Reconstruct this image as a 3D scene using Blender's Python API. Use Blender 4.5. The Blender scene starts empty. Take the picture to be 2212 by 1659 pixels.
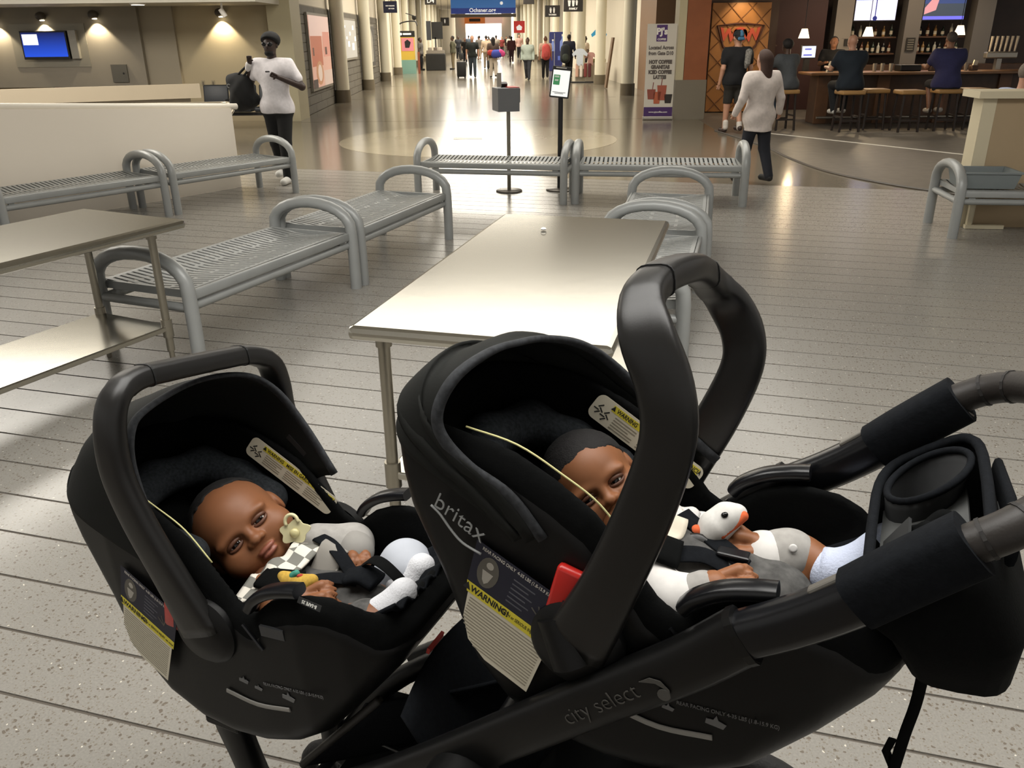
import bpy, bmesh, math, random
import numpy as np
from mathutils import Vector, Matrix
random.seed(7); np.random.seed(7)
SC = bpy.context.scene
COL = SC.collection
# ------------------------------------------------------------------ camera
CAMH = 1.7
PITCH, ROLL, FPX = math.radians(22.68), math.radians(-0.6), 1800.0
_fw = Vector((0, math.cos(PITCH), -math.sin(PITCH)))
_r0 = Vector((1, 0, 0)); _u0 = Vector((0, math.sin(PITCH), math.cos(PITCH)))
_R = _r0 * math.cos(ROLL) + _u0 * math.sin(ROLL)
_U = _u0 * math.cos(ROLL) - _r0 * math.sin(ROLL)
cam = bpy.data.cameras.new('camera'); camo = bpy.data.objects.new('camera', cam); COL.objects.link(camo)
cam.sensor_width = 36.0; cam.lens = FPX / 2212 * 36.0; cam.clip_start = 0.02; cam.clip_end = 400
camo.matrix_world = Matrix(((_R.x, _U.x, -_fw.x, 0), (_R.y, _U.y, -_fw.y, 0), (_R.z, _U.z, -_fw.z, CAMH), (0, 0, 0, 1)))
SC.camera = camo
# ------------------------------------------------------------------ world, exposure
w = bpy.data.worlds.new('world'); SC.world = w; w.use_nodes = True
w.node_tree.nodes['Background'].inputs[0].default_value = (1.0, 0.96, 0.90, 1)
w.node_tree.nodes['Background'].inputs[1].default_value = 0.5
SC.view_settings.view_transform = 'Standard'
try: SC.view_settings.look = 'None'
except Exception: pass
SC.view_settings.exposure = 0.0
SC.view_settings.gamma = 1.0
SC.view_settings.use_curve_mapping = False
SC.cycles.use_denoising = True
SC.cycles.use_adaptive_sampling = True; SC.cycles.adaptive_threshold = 0.05; SC.cycles.adaptive_min_samples = 12
SC.cycles.max_bounces = 5; SC.cycles.diffuse_bounces = 2; SC.cycles.glossy_bounces = 2
SC.cycles.transmission_bounces = 4; SC.cycles.caustics_reflective = False; SC.cycles.caustics_refractive = False
SC.cycles.sample_clamp_indirect = 6.0
def area(name, loc, sx, sy, power, col=(1, .93, .82), rot=(0, 0, 0)):
    l = bpy.data.lights.new(name, 'AREA'); l.shape = 'RECTANGLE'; l.size = sx; l.size_y = sy
    l.energy = power; l.color = col
    o = bpy.data.objects.new(name, l); COL.objects.link(o); o.location = loc; o.rotation_euler = rot
    return o
CEIL = 4.4
area('ceiling_lamp_front', (0.0, 1.6, CEIL - .06), 7.0, 2.6, 400, (1, .975, .93))
area('fill_light_left', (-8.2, 11.5, CEIL - .06), 5.0, 4.0, 560, (1, .94, .84))  # added fill without a fixture, brightens the left wall and half wall
area('ceiling_lamp_mid', (0.5, 12.0, CEIL - .06), 8.5, 5.2, 470, (1, .95, .86))
area('bar_fill_light', (8.8, 19.6, 2.86), 4.0, .8, 70, (1, .80, .58))  # added warm fill that lifts the silver piers and back bar
area('corridor_lamp_near', (-0.6, 30, CEIL - .06), 4.0, 10, 950, (1, .93, .80))
area('corridor_lamp_middle', (-1.3, 46, CEIL - .06), 5.0, 16, 1600, (1, .93, .80))
area('corridor_lamp_far', (-2.3, 74, CEIL - .06), 5.0, 24, 2400, (1, .94, .83))
# ------------------------------------------------------------------ materials
def lin(c):
    if isinstance(c, str):
        c = c.lstrip('#'); c = [int(c[i:i + 2], 16) for i in (0, 2, 4)]
    c = [x / 255.0 for x in c[:3]]
    return tuple((x / 12.92 if x <= .04045 else ((x + .055) / 1.055) ** 2.4) for x in c)
_M = {}
def mat(name, col, rough=.5, metal=0., spec=.5, noise=0., nscale=20., bump=0., bscale=60., emit=None, estr=0., sheen=0., coat=0., aniso=None):
    if name in _M: return _M[name]
    m = bpy.data.materials.new(name); m.use_nodes = True; _M[name] = m
    nt = m.node_tree; b = nt.nodes['Principled BSDF']
    c = lin(col)
    b.inputs['Base Color'].default_value = (*c, 1); b.inputs['Roughness'].default_value = rough
    b.inputs['Metallic'].default_value = metal; b.inputs['Specular IOR Level'].default_value = spec
    if sheen: b.inputs['Sheen Weight'].default_value = sheen
    if coat: b.inputs['Coat Weight'].default_value = coat
    if emit:
        b.inputs['Emission Color'].default_value = (*lin(emit), 1); b.inputs['Emission Strength'].default_value = estr
    if noise or bump:
        tc = nt.nodes.new('ShaderNodeTexCoord')
    if noise:
        n = nt.nodes.new('ShaderNodeTexNoise'); n.inputs['Scale'].default_value = nscale; n.inputs['Detail'].default_value = 4
        r = nt.nodes.new('ShaderNodeValToRGB'); e = r.color_ramp.elements
        e[0].position = .3; e[1].position = .7
        e[0].color = (*[max(0, x * (1 - noise)) for x in c], 1); e[1].color = (*[min(1, x * (1 + noise)) for x in c], 1)
        nt.links.new(tc.outputs['Object'], n.inputs['Vector']); nt.links.new(n.outputs['Fac'], r.inputs['Fac'])
        nt.links.new(r.outputs['Color'], b.inputs['Base Color'])
    if bump:
        n2 = nt.nodes.new('ShaderNodeTexNoise'); n2.inputs['Scale'].default_value = bscale; n2.inputs['Detail'].default_value = 3
        bp = nt.nodes.new('ShaderNodeBump'); bp.inputs['Strength'].default_value = bump; bp.inputs['Distance'].default_value = .01
        nt.links.new(tc.outputs['Object'], n2.inputs['Vector']); nt.links.new(n2.outputs['Fac'], bp.inputs['Height'])
        nt.links.new(bp.outputs['Normal'], b.inputs['Normal'])
    return m
def emat(name, col, s):
    return mat(name, '#000000', .6, emit=col, estr=s)
# ------------------------------------------------------------------ scene tree
def tag(o, label=None, cat=None, group=None, kind=None):
    if label: o['label'] = label
    if cat: o['category'] = cat
    if group: o['group'] = group
    if kind: o['kind'] = kind
    return o
def empty(name, loc=(0, 0, 0), rz=0., label=None, cat=None, group=None, parent=None, kind=None):
    o = bpy.data.objects.new(name, None); COL.objects.link(o); o.empty_display_size = .1
    o.location = loc; o.rotation_euler = (0, 0, rz)
    if parent: o.parent = parent
    return tag(o, label, cat, group, kind)
def mesh_obj(name, verts, faces, m, parent=None, smooth=False, loc=None, rot=None):
    me = bpy.data.meshes.new(name)
    me.from_pydata([tuple(map(float, v)) for v in verts], [], [tuple(map(int, f)) for f in faces])
    me.update()
    if smooth: me.polygons.foreach_set('use_smooth', [True] * len(me.polygons))
    if m: 
        for mm in (m if isinstance(m, (list, tuple)) else [m]): me.materials.append(mm)
    o = bpy.data.objects.new(name, me); COL.objects.link(o)
    if parent: o.parent = parent
    if loc is not None: o.location = loc
    if rot is not None: o.rotation_euler = rot
    return o
def autosmooth(o, ang=40):
    me = o.data
    try:
        me.polygons.foreach_set('use_smooth', [True] * len(me.polygons))
        bm = bmesh.new(); bm.from_mesh(me)
        a = math.radians(ang)
        for e in bm.edges:
            if len(e.link_faces) == 2 and e.calc_face_angle(0) > a: e.smooth = False
        bm.to_mesh(me); bm.free()
    except Exception: pass
    return o
def copy_tree(o, parent=None):
    c = o.copy(); COL.objects.link(c)
    if parent: c.parent = parent
    for ch in list(o.children): copy_tree(ch, c)
    return c
class MB:
    def __init__(s): s.v = []; s.f = []; s.mi = []; s.cur = 0
    def add(s, vs, fs):
        n = len(s.v); s.v += [tuple(p) for p in vs]; s.f += [tuple(i + n for i in f) for f in fs]; s.mi += [s.cur] * len(fs); return s
    def box(s, c, d, rz=0., bev=0., M=None):
        hx, hy, hz = d[0] / 2, d[1] / 2, d[2] / 2
        if bev:
            bm = bmesh.new(); bmesh.ops.create_cube(bm, size=1)
            bmesh.ops.scale(bm, vec=d, verts=bm.verts)
            bmesh.ops.bevel(bm, geom=list(bm.edges), offset=bev, segments=2, affect='EDGES', profile=.5)
            bm.verts.index_update(); vs = [v.co.copy() for v in bm.verts]; fs = [[v.index for v in f.verts] for f in bm.faces]; bm.free()
        else:
            vs = [Vector((x, y, z)) for x in (-hx, hx) for y in (-hy, hy) for z in (-hz, hz)]
            fs = [(0, 1, 3, 2), (4, 6, 7, 5), (0, 4, 5, 1), (2, 3, 7, 6), (0, 2, 6, 4), (1, 5, 7, 3)]
        T = Matrix.Translation(c) @ (M.to_4x4() if M is not None else Matrix.Rotation(rz, 4, 'Z'))
        return s.add([T @ v for v in vs], fs)
    def tube(s, path, r, seg=10, cap=True, closed=False, flat=None, up=None):
        P = [Vector(p) for p in path]; n = len(P)
        rs = r if isinstance(r, (list, tuple)) else [r] * n
        fl = flat if isinstance(flat, (list, tuple)) else [flat] * n
        vs = []; nrm = None
        for i, p in enumerate(P):
            if closed: t = (P[(i + 1) % n] - P[i - 1])
            else: t = (P[min(i + 1, n - 1)] - P[max(i - 1, 0)])
            if t.length < 1e-9: t = Vector((0, 0, 1))
            t.normalize()
            if up is not None:
                nrm = Vector(up[i] if isinstance(up, list) else up); nrm = nrm - t * nrm.dot(t)
                if nrm.length < 1e-6: nrm = t.orthogonal()
            elif nrm is None: nrm = t.orthogonal()
            else: nrm = nrm - t * nrm.dot(t)
            nrm.normalize(); bn = t.cross(nrm)
            ra = rs[i]; rb = fl[i] if fl[i] else ra
            for k in range(seg):
                a = 2 * math.pi * k / seg
                if fl[i]:   # superellipse section
                    ca, sa = math.cos(a), math.sin(a); e = .6
                    ca = math.copysign(abs(ca) ** e, ca); sa = math.copysign(abs(sa) ** e, sa)
                else: ca, sa = math.cos(a), math.sin(a)
                vs.append(p + nrm * (ra * ca) + bn * (rb * sa))
        fs = []
        m = n if closed else n - 1
        for i in range(m):
            j = (i + 1) % n
            for k in range(seg):
                l = (k + 1) % seg
                fs.append((i * seg + k, i * seg + l, j * seg + l, j * seg + k))
        if cap and not closed:
            fs.append(tuple(range(seg))[::-1]); fs.append(tuple((n - 1) * seg + k for k in range(seg)))
        return s.add(vs, fs)
    def cyl(s, a, b, r, r2=None, seg=16): return s.tube([a, b], [r, r if r2 is None else r2], seg)
    def lathe(s, prof, c=(0, 0, 0), seg=20, M=None):
        vs = []; fs = []; n = len(prof)
        T = Matrix.Translation(c) @ (M.to_4x4() if M is not None else Matrix.Identity(4))
        for (r, z) in prof:
            for k in range(seg):
                a = 2 * math.pi * k / seg; vs.append(T @ Vector((r * math.cos(a), r * math.sin(a), z)))
        for i in range(n - 1):
            for k in range(seg):
                l = (k + 1) % seg; fs.append((i * seg + k, i * seg + l, (i + 1) * seg + l, (i + 1) * seg + k))
        fs.append(tuple(range(seg))[::-1]); fs.append(tuple((n - 1) * seg + k for k in range(seg)))
        return s.add(vs, fs)
    def prism(s, poly, a, b, axes='xy', T=None):
        """poly in 2D extruded from a to b along the remaining axis"""
        n = len(poly); vs = []
        for t in (a, b):
            for (p, q) in poly:
                vs.append({'xy': (p, q, t), 'xz': (p, t, q), 'yz': (t, p, q)}[axes])
        if T is not None: vs = [T @ Vector(v) for v in vs]
        fs = [tuple(range(n))[::-1], tuple(range(n, 2 * n))] + [(i, (i + 1) % n, n + (i + 1) % n, n + i) for i in range(n)]
        return s.add(vs, fs)
    def grid(s, fn, nu, nv, cu=False):
        vs = [fn(i / (nu if cu else nu - 1), j / (nv - 1)) for j in range(nv) for i in range(nu)]; fs = []
        for j in range(nv - 1):
            for i in range(nu if cu else nu - 1):
                k = (i + 1) % nu; fs.append((j * nu + i, j * nu + k, (j + 1) * nu + k, (j + 1) * nu + i))
        return s.add(vs, fs)
    def build(s, name, m, parent=None, smooth=False, loc=None, rot=None, ang=None):
        o = mesh_obj(name, s.v, s.f, m, parent, smooth, loc, rot)
        if isinstance(m, (list, tuple)): o.data.polygons.foreach_set('material_index', s.mi)
        bm = bmesh.new(); bm.from_mesh(o.data); bmesh.ops.recalc_face_normals(bm, faces=bm.faces); bm.to_mesh(o.data); bm.free()
        if ang: autosmooth(o, ang)
        elif smooth: o.data.polygons.foreach_set('use_smooth', [True] * len(o.data.polygons))
        return o
def thicken(vs, fs, th):
    """closed shell: offset copy along vertex normals, borders stitched"""
    V = np.array([tuple(p) for p in vs], float); N = np.zeros_like(V); ed = {}
    for f in fs:
        p = V[list(f)]; n = np.cross(p[1] - p[0], p[-1] - p[0]) if len(f) == 3 else np.cross(p[2] - p[0], p[3] - p[1])
        for i in f: N[i] += n
        for i in range(len(f)):
            e = (f[i], f[(i + 1) % len(f)]); ed[e] = 1
    L = np.linalg.norm(N, axis=1); N = N / np.maximum(L, 1e-12)[:, None]
    n = len(V); W = np.vstack([V, V - N * th]); F = [tuple(f) for f in fs] + [tuple(i + n for i in f[::-1]) for f in fs]
    for (i, j) in ed:
        if (j, i) not in ed: F.append((j, i, i + n, j + n))
    return W.tolist(), F
def sheet(name, fn, nu, nv, m, th, parent=None, cu=False, subd=0):
    """grid surface with real thickness"""
    b = MB(); b.grid(fn, nu, nv, cu)
    v, f = thicken(b.v, b.f, th)
    return mesh_obj(name, v, f, m, parent, True)
def spline(pts, n=8, closed=False):
    """Catmull-Rom through points, any dimension"""
    P = [np.array(p, float) for p in pts]; out = []
    N = len(P); segs = N if closed else N - 1
    for i in range(segs):
        p1, p2 = P[i], P[(i + 1) % N]
        p0 = P[i - 1] if (closed or i > 0) else 2 * p1 - p2
        p3 = P[(i + 2) % N] if (closed or i + 2 < N) else 2 * p2 - p1
        for k in range(n):
            t = k / n
            out.append(.5 * (2 * p1 + (p2 - p0) * t + (2 * p0 - 5 * p1 + 4 * p2 - p3) * t * t + (3 * p1 - p0 - 3 * p2 + p3) * t ** 3))
    if not closed: out.append(P[-1])
    return out
# ------------------------------------------------------------------ implicit surfaces
def smin(a, b, k):
    h = np.clip(.5 + .5 * (b - a) / k, 0, 1)
    return b + (a - b) * h - k * h * (1 - h)
def smax(a, b, k): return -smin(-a, -b, k)
def cap3(P, a, b, ra, rb=None):
    rb = ra if rb is None else rb
    a = np.array(a, float); ba = np.array(b, float) - a
    t = np.clip(((P[0] - a[0]) * ba[0] + (P[1] - a[1]) * ba[1] + (P[2] - a[2]) * ba[2]) / max(ba @ ba, 1e-12), 0, 1)
    return np.sqrt((P[0] - a[0] - ba[0] * t) ** 2 + (P[1] - a[1] - ba[1] * t) ** 2 + (P[2] - a[2] - ba[2] * t) ** 2) - (ra + (rb - ra) * t)
def ell3(P, c, r, M=None):
    q = [P[i] - c[i] for i in range(3)]
    if M is not None:   # columns of M are the local axes
        q = [q[0] * M[0][i] + q[1] * M[1][i] + q[2] * M[2][i] for i in range(3)]
    k = np.sqrt((q[0] / r[0]) ** 2 + (q[1] / r[1]) ** 2 + (q[2] / r[2]) ** 2)
    k2 = np.sqrt((q[0] / r[0] ** 2) ** 2 + (q[1] / r[1] ** 2) ** 2 + (q[2] / r[2] ** 2) ** 2) + 1e-9
    return k * (k - 1) / k2
def poly2(X, Y, poly):
    """signed distance to a 2D polygon"""
    V = np.array(poly, float); n = len(V); d = np.full(np.broadcast(X, Y).shape, 1e9); s = np.ones(d.shape)
    for i in range(n):
        a, b = V[i], V[i - 1]; e = b - a; wx, wy = X - a[0], Y - a[1]
        t = np.clip((wx * e[0] + wy * e[1]) / max(e @ e, 1e-12), 0, 1)
        d = np.minimum(d, (wx - e[0] * t) ** 2 + (wy - e[1] * t) ** 2)
        c1 = Y >= a[1]; c2 = Y < b[1]; c3 = e[0] * wy > e[1] * wx
        flip = (c1 & c2 & c3) | (~c1 & ~c2 & ~c3); s = np.where(flip, -s, s)
    return s * np.sqrt(d)
def rint(a, b, r):
    """rounded intersection"""
    return np.sqrt(np.maximum(a + r, 0) ** 2 + np.maximum(b + r, 0) ** 2) + np.minimum(np.maximum(a + r, b + r), 0) - r
def sdf_mesh(fn, lo, hi, h, proj=1):
    lo = np.array(lo, float); hi = np.array(hi, float); n = np.maximum(np.ceil((hi - lo) / h).astype(int) + 1, 3)
    ax = [lo[i] + h * np.arange(n[i]) for i in range(3)]
    P = np.meshgrid(*ax, indexing='ij', sparse=True)
    V = np.broadcast_to(fn(P), tuple(n)).astype(float)
    S = V < 0
    c = np.zeros(tuple(n - 1), int)
    for i in (0, 1):
        for j in (0, 1):
            for k in (0, 1): c += S[i:n[0] - 1 + i, j:n[1] - 1 + j, k:n[2] - 1 + k]
    mask = (c > 0) & (c < 8); idx = -np.ones(mask.shape, int); cells = np.argwhere(mask)
    if len(cells) == 0: return np.zeros((0, 3)), []
    idx[mask] = np.arange(len(cells))
    acc = np.zeros((len(cells), 3)); cnt = np.zeros(len(cells))
    cor = [(i, j, k) for i in (0, 1) for j in (0, 1) for k in (0, 1)]
    for a in cor:
        for d in range(3):
            if a[d]: continue
            b = list(a); b[d] = 1
            va = V[cells[:, 0] + a[0], cells[:, 1] + a[1], cells[:, 2] + a[2]]; vb = V[cells[:, 0] + b[0], cells[:, 1] + b[1], cells[:, 2] + b[2]]
            x = (va < 0) != (vb < 0)
            t = np.where(x, va / np.where(x, va - vb, 1), 0)
            p = np.tile(np.array(a, float), (len(cells), 1)); p[:, d] = t
            acc[x] += p[x]; cnt[x] += 1
    verts = lo + h * (cells + acc / cnt[:, None])
    faces = []
    for d in range(3):
        e1, e2 = [(1, 2), (2, 0), (0, 1)][d]
        A = np.take(S, range(n[d] - 1), axis=d); B = np.take(S, range(1, n[d]), axis=d)
        ed = np.argwhere(A != B); ok = (ed[:, e1] > 0) & (ed[:, e2] > 0) & (ed[:, e1] < n[e1] - 1) & (ed[:, e2] < n[e2] - 1)
        ed = ed[ok]
        if len(ed) == 0: continue
        q = []
        for (o1, o2) in ((-1, -1), (0, -1), (0, 0), (-1, 0)):
            cc = ed.copy(); cc[:, e1] += o1; cc[:, e2] += o2; q.append(idx[cc[:, 0], cc[:, 1], cc[:, 2]])
        q = np.stack(q, 1); fl = ~A[ed[:, 0], ed[:, 1], ed[:, 2]]
        q[fl] = q[fl][:, ::-1]; faces.append(q[(q >= 0).all(1)])
    faces = np.concatenate(faces)
    for _ in range(proj):
        Q = [verts[:, 0], verts[:, 1], verts[:, 2]]; e = h * .3; f0 = fn(Q); g = []
        for d in range(3):
            q1 = list(Q); q1[d] = Q[d] + e; q2 = list(Q); q2[d] = Q[d] - e; g.append((fn(q1) - fn(q2)) / (2 * e))
        g = np.stack(g, 1); gg = np.maximum((g ** 2).sum(1), .25)
        verts = verts - np.clip(f0 / gg, -h * .6, h * .6)[:, None] * g
    return verts, faces
def sdf_obj(name, fn, lo, hi, h, m, parent=None, proj=1, extra=None, loc=None):
    v, f = sdf_mesh(fn, lo, hi, h, proj)
    v = v.tolist(); f = [tuple(q) for q in np.asarray(f).tolist()]
    if extra is not None:
        n = len(v); v += [tuple(p) for p in extra.v]; f += [tuple(i + n for i in q) for q in extra.f]
    return mesh_obj(name, v, f, m, parent, True, loc)
# ------------------------------------------------------------------ lettering
def text_mesh(name, s, size, m, parent, T, ext=.0006, bold=0., align='CENTER', sx=1., shear=0.):
    cu = bpy.data.curves.new(name, 'FONT'); cu.body = s; cu.size = size; cu.extrude = ext; cu.align_x = align; cu.align_y = 'CENTER'
    cu.offset = bold; cu.shear = shear; cu.resolution_u = 3
    o = bpy.data.objects.new(name + '_tmp', cu); COL.objects.link(o)
    dg = bpy.context.evaluated_depsgraph_get(); me = bpy.data.meshes.new_from_object(o.evaluated_get(dg))
    bpy.data.objects.remove(o); bpy.data.curves.remove(cu)
    me.name = name; me.transform(Matrix.Diagonal((sx, 1, 1, 1))); me.transform(T); me.materials.clear(); me.materials.append(m)
    t = bpy.data.objects.new(name, me); COL.objects.link(t)
    if parent: t.parent = parent
    return t
def frameT(o, x, y):
    """matrix whose local x,y axes are the given world directions at origin o"""
    x = Vector(x).normalized(); y = Vector(y); y = (y - x * y.dot(x)).normalized(); z = x.cross(y)
    return Matrix(((x.x, y.x, z.x, o[0]), (x.y, y.y, z.y, o[1]), (x.z, y.z, z.z, o[2]), (0, 0, 0, 1)))
# ------------------------------------------------------------------ the setting
def terrazzo():
    m = bpy.data.materials.new('terrazzo_plank'); m.use_nodes = True; nt = m.node_tree; b = nt.nodes['Principled BSDF']
    N = nt.nodes.new; L = nt.links.new
    tc = N('ShaderNodeTexCoord')
    n0 = N('ShaderNodeTexNoise'); n0.inputs['Scale'].default_value = 1.3; n0.inputs['Detail'].default_value = 3
    L(tc.outputs['Object'], n0.inputs['Vector'])
    base = N('ShaderNodeMixRGB'); base.inputs[1].default_value = (*lin('#918e87'), 1); base.inputs[2].default_value = (*lin('#9e9a92'), 1)
    L(n0.outputs['Fac'], base.inputs[0])
    n1 = N('ShaderNodeTexNoise'); n1.inputs['Scale'].default_value = 160; n1.inputs['Detail'].default_value = 2
    L(tc.outputs['Object'], n1.inputs['Vector'])
    mot = N('ShaderNodeMixRGB'); mot.blend_type = 'MULTIPLY'; mot.inputs[0].default_value = .35
    L(base.outputs[0], mot.inputs[1]); L(n1.outputs['Fac'], mot.inputs[2])
    last = mot
    warp = N('ShaderNodeTexNoise'); warp.inputs['Scale'].default_value = 45; L(tc.outputs['Object'], warp.inputs['Vector'])
    wm = N('ShaderNodeVectorMath'); wm.operation = 'SCALE'; wm.inputs['Scale'].default_value = .018; L(warp.outputs['Color'], wm.inputs[0])
    wa = N('ShaderNodeVectorMath'); wa.operation = 'ADD'; L(tc.outputs['Object'], wa.inputs[0]); L(wm.outputs[0], wa.inputs[1])
    for sc, rad, thr, col in ((62, .30, .62, '#6d655b'), (120, .30, .45, '#7d766b'), (75, .22, .93, '#cfc9bb')):
        vo = N('ShaderNodeTexVoronoi'); vo.inputs['Scale'].default_value = sc; L(wa.outputs[0], vo.inputs['Vector'])
        lt = N('ShaderNodeMath'); lt.operation = 'LESS_THAN'; lt.inputs[1].default_value = rad; L(vo.outputs['Distance'], lt.inputs[0])
        sp = N('ShaderNodeSeparateColor'); L(vo.outputs['Color'], sp.inputs[0])
        gt = N('ShaderNodeMath'); gt.operation = 'GREATER_THAN'; gt.inputs[1].default_value = thr; L(sp.outputs[0], gt.inputs[0])
        mu = N('ShaderNodeMath'); mu.operation = 'MULTIPLY'; L(lt.outputs[0], mu.inputs[0]); L(gt.outputs[0], mu.inputs[1])
        mx = N('ShaderNodeMixRGB'); mx.inputs[2].default_value = (*lin(col), 1); L(mu.outputs[0], mx.inputs[0]); L(last.outputs[0], mx.inputs[1]); last = mx
    L(last.outputs[0], b.inputs['Base Color'])
    b.inputs['Roughness'].default_value = .25; b.inputs['Specular IOR Level'].default_value = .5
    return m
M_terr = terrazzo()
M_joint = mat('floor_joint', '#5a534a', .6)
M_hall = mat('hall_terrazzo', '#766e60', .16, spec=.6, noise=.05, nscale=1.5)
M_hall2 = mat('hall_medallion', '#aba18b', .16, spec=.6, noise=.04, nscale=2)
M_band = mat('hall_band', '#70685b', .16, spec=.6)
M_bar_floor = mat('bar_floor', '#6d665c', .45, noise=.12, nscale=6)
M_taupe = mat('taupe_wall', '#9c9384', .7, noise=.03, nscale=2)
M_taupe_d = mat('taupe_panel', '#8b8375', .7, noise=.03, nscale=2)
M_beige = mat('beige_wall', '#b29c7c', .75)
M_cream = mat('cream_paint', '#d9cfae', .6)
M_creamw = mat('cream_wall', '#e2d8c4', .7)
M_white = mat('white_paint', '#d8d2c4', .6)
M_block = mat('grey_block', '#6a6459', .75, noise=.08, nscale=8)
M_mortar = mat('block_mortar', '#a59c8b', .8)
M_black = mat('black_plastic', '#121212', .45)
M_dgrey = mat('dark_grey', '#3a3a3c', .5)
ANG = math.radians(-16.2)
pd = Vector((math.cos(ANG), math.sin(ANG), 0)); pn = Vector((-math.sin(ANG), math.cos(ANG), 0))
floor = MB().box((0, 4.5, -.03), (26, 16, .05)).build('floor', M_joint); tag(floor, 'terrazzo plank floor of the waiting hall', None, None, 'structure')
PW, G, N0 = .2275, .011, .228
me_p = None
for i in range(46):
    c = N0 + (i + .5) * PW
    p = pn * c + pd * (.8 - .29 * c)
    if me_p is None:
        o = MB().box((0, 0, -.02), (15.5, PW - G, .04)).build('plank', M_terr, floor)
        me_p = o.data
    else:
        o = bpy.data.objects.new('plank', me_p); COL.objects.link(o); o.parent = floor
    o.location = p; o.rotation_euler = (0, 0, ANG)
# polished hall floor beyond the planks, starting along the same slanted line
nend = N0 + 46 * PW
def onl(x): return (nend - pn.x * x) / pn.y
hall = MB().prism([(-16, onl(-16)), (9, onl(9)), (12, 12), (12, 118), (-16, 118)], -.05, .0).build('floor_hall', M_hall); tag(hall, kind='structure')
fl2 = MB().prism([(-16, 2.0), (-16, 19), (-9.2, 13.4), (-6.9, 2.0)], -.05, -.001).build('floor_side', M_hall); tag(fl2, kind='structure')
fl3 = MB().prism([(7.2, -2), (7.7, 8.2), (16, 12), (16, -2)], -.05, -.001).build('floor_side_right', M_terr); tag(fl3, kind='structure')
med = MB().prism([(-.55 + 2.45 * math.cos(a), 15.4 + 2.4 * math.sin(a)) for a in np.linspace(0, 2 * math.pi, 64, endpoint=False)], -.01, .002).build('floor_medallion', M_hall2); tag(med, kind='structure')
for y0, y1 in ((19.0, 20.2), (26, 26.8), (33, 33.8), (40, 40.8), (48, 49)):
    tag(MB().prism([(-4.4 - .037 * y0, y0), (4.1 - .037 * y0, y0), (4.1 - .037 * y1, y1), (-4.4 - .037 * y1, y1)], -.01, .0015).build('floor_band', M_band), kind='structure')
tag(MB().box((-.75, 15.55, .003), (.52, .3, .004), .05).build('floor_plate', mat('steel_plate', '#77746d', .4, .6)), kind='structure')
barf = MB().prism([(3.95, 16.6), (4.12, 14.06), (4.1, 12.6), (4.17, 11.28), (4.45, 10.4), (4.81, 9.74), (5.6, 8.7), (7.5, 7.6), (16, 9), (16, 24), (4.4, 24)], -.02, .004).build('floor_bar', M_bar_floor); tag(barf, kind='structure')
ed = spline([(3.9, 16.4, .004), (4.12, 14.06, .004), (4.1, 12.6, .004), (4.17, 11.28, .004), (4.45, 10.4, .004), (4.81, 9.74, .004), (5.6, 8.7, .004)], 6)
tag(MB().tube(ed, .02, 6).build('trim_1', mat('dark_trim', '#4a4239', .5)), kind='structure')
tag(MB().box((5.745, 14.3, .006), (3.79, .05, .008), math.atan2(-3.2, 2.05)).build('trim_2', mat('white_strip', '#e8e2d4', .5)), kind='structure')
# ceilings
ceil = MB().prism([(-16, -4), (16, -4), (16, 24), (6, 24), (6, 118), (-12, 118), (-12, 19.6), (-16, 19.6)], CEIL, CEIL + .1).build('ceiling', mat('ceiling_white', '#cfc8ba', .9)); tag(ceil, kind='structure')
sof = MB().box((-10.42, 18.5, 2.9), (11.2, 2.0, 1.1)).build('ceiling_soffit', M_white); tag(sof, kind='structure')
# left wall with the television
wl = MB().box((-10.4, 19.6, 2.2), (11.2, .2, 4.4)).build('wall_left', mat('wall_tan', '#b3a588', .75)); tag(wl, kind='structure')
tag(MB().box((-7.5, 19.46, 1.2), (.7, .1, 2.4)).build('wall_left_pier', mat('taupe_pier', '#a09683', .75)), kind='structure')
tag(MB().box((-11.9, 19.4, 1.58), (8.1, .24, 1.64)).build('wall_left_panel', M_taupe_d), kind='structure')
tag(MB().box((-4.86, 19.75, 2.2), (.5, .9, 4.4)).build('trim_pilaster', mat('yellow_cream', '#beb495', .6)), kind='structure')
# corridor wall with block courses
cd = Vector((-.037, 1, 0)).normalized(); ca = math.atan2(cd.x, cd.y)
def cor(y, off): return Vector((-4.75 - .037 * (y - 20.66) + off, y, 0))   # off: metres into the corridor
def corR(y, off): return Vector((4.57 - .037 * y - off, y, 0))
def corbox(side, y0, y1, off0, off1, z0, z1):
    f = cor if side < 0 else corR
    a, b = f(y0, off0), f(y1, off1); pts = [f(y0, off0), f(y0, off1), f(y1, off1), f(y1, off0)]
    return MB().prism([(p.x, p.y) for p in pts], z0, z1)
wc = corbox(-1, 20.2, 100, -.5, -.03, 0, 4.4).build('wall_corridor_left', M_creamw); tag(wc, kind='structure')
wb = corbox(-1, 20.2, 37.0, -.05, -.012, 0, 2.42).build('wall_block_base', M_mortar); tag(wb, kind='structure')
bl = {}
for r in range(12):
    y = 20.2 - (.8 if r % 2 else 0)
    while y < 37.0:
        y0, y1 = max(20.2, y), min(37.0, y + 1.6); y += 1.6
        if y1 - y0 < .1: continue
        key = round(y1 - y0, 2)
        p = cor((y0 + y1) / 2, -.005)
        if key not in bl:
            o = MB().box((0, 0, .095), (.03, key - .014, .186)).build('block', M_block, wb); bl[key] = o.data
        else:
            o = bpy.data.objects.new('block', bl[key]); COL.objects.link(o); o.parent = wb
        o.location = (p.x, p.y, r * .2 + .006); o.rotation_euler = (0, 0, -ca)
wr = corbox(1, 30, 100, -1.2, -.9, 0, 4.4).build('wall_corridor_right', M_creamw); tag(wr, kind='structure')
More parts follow.
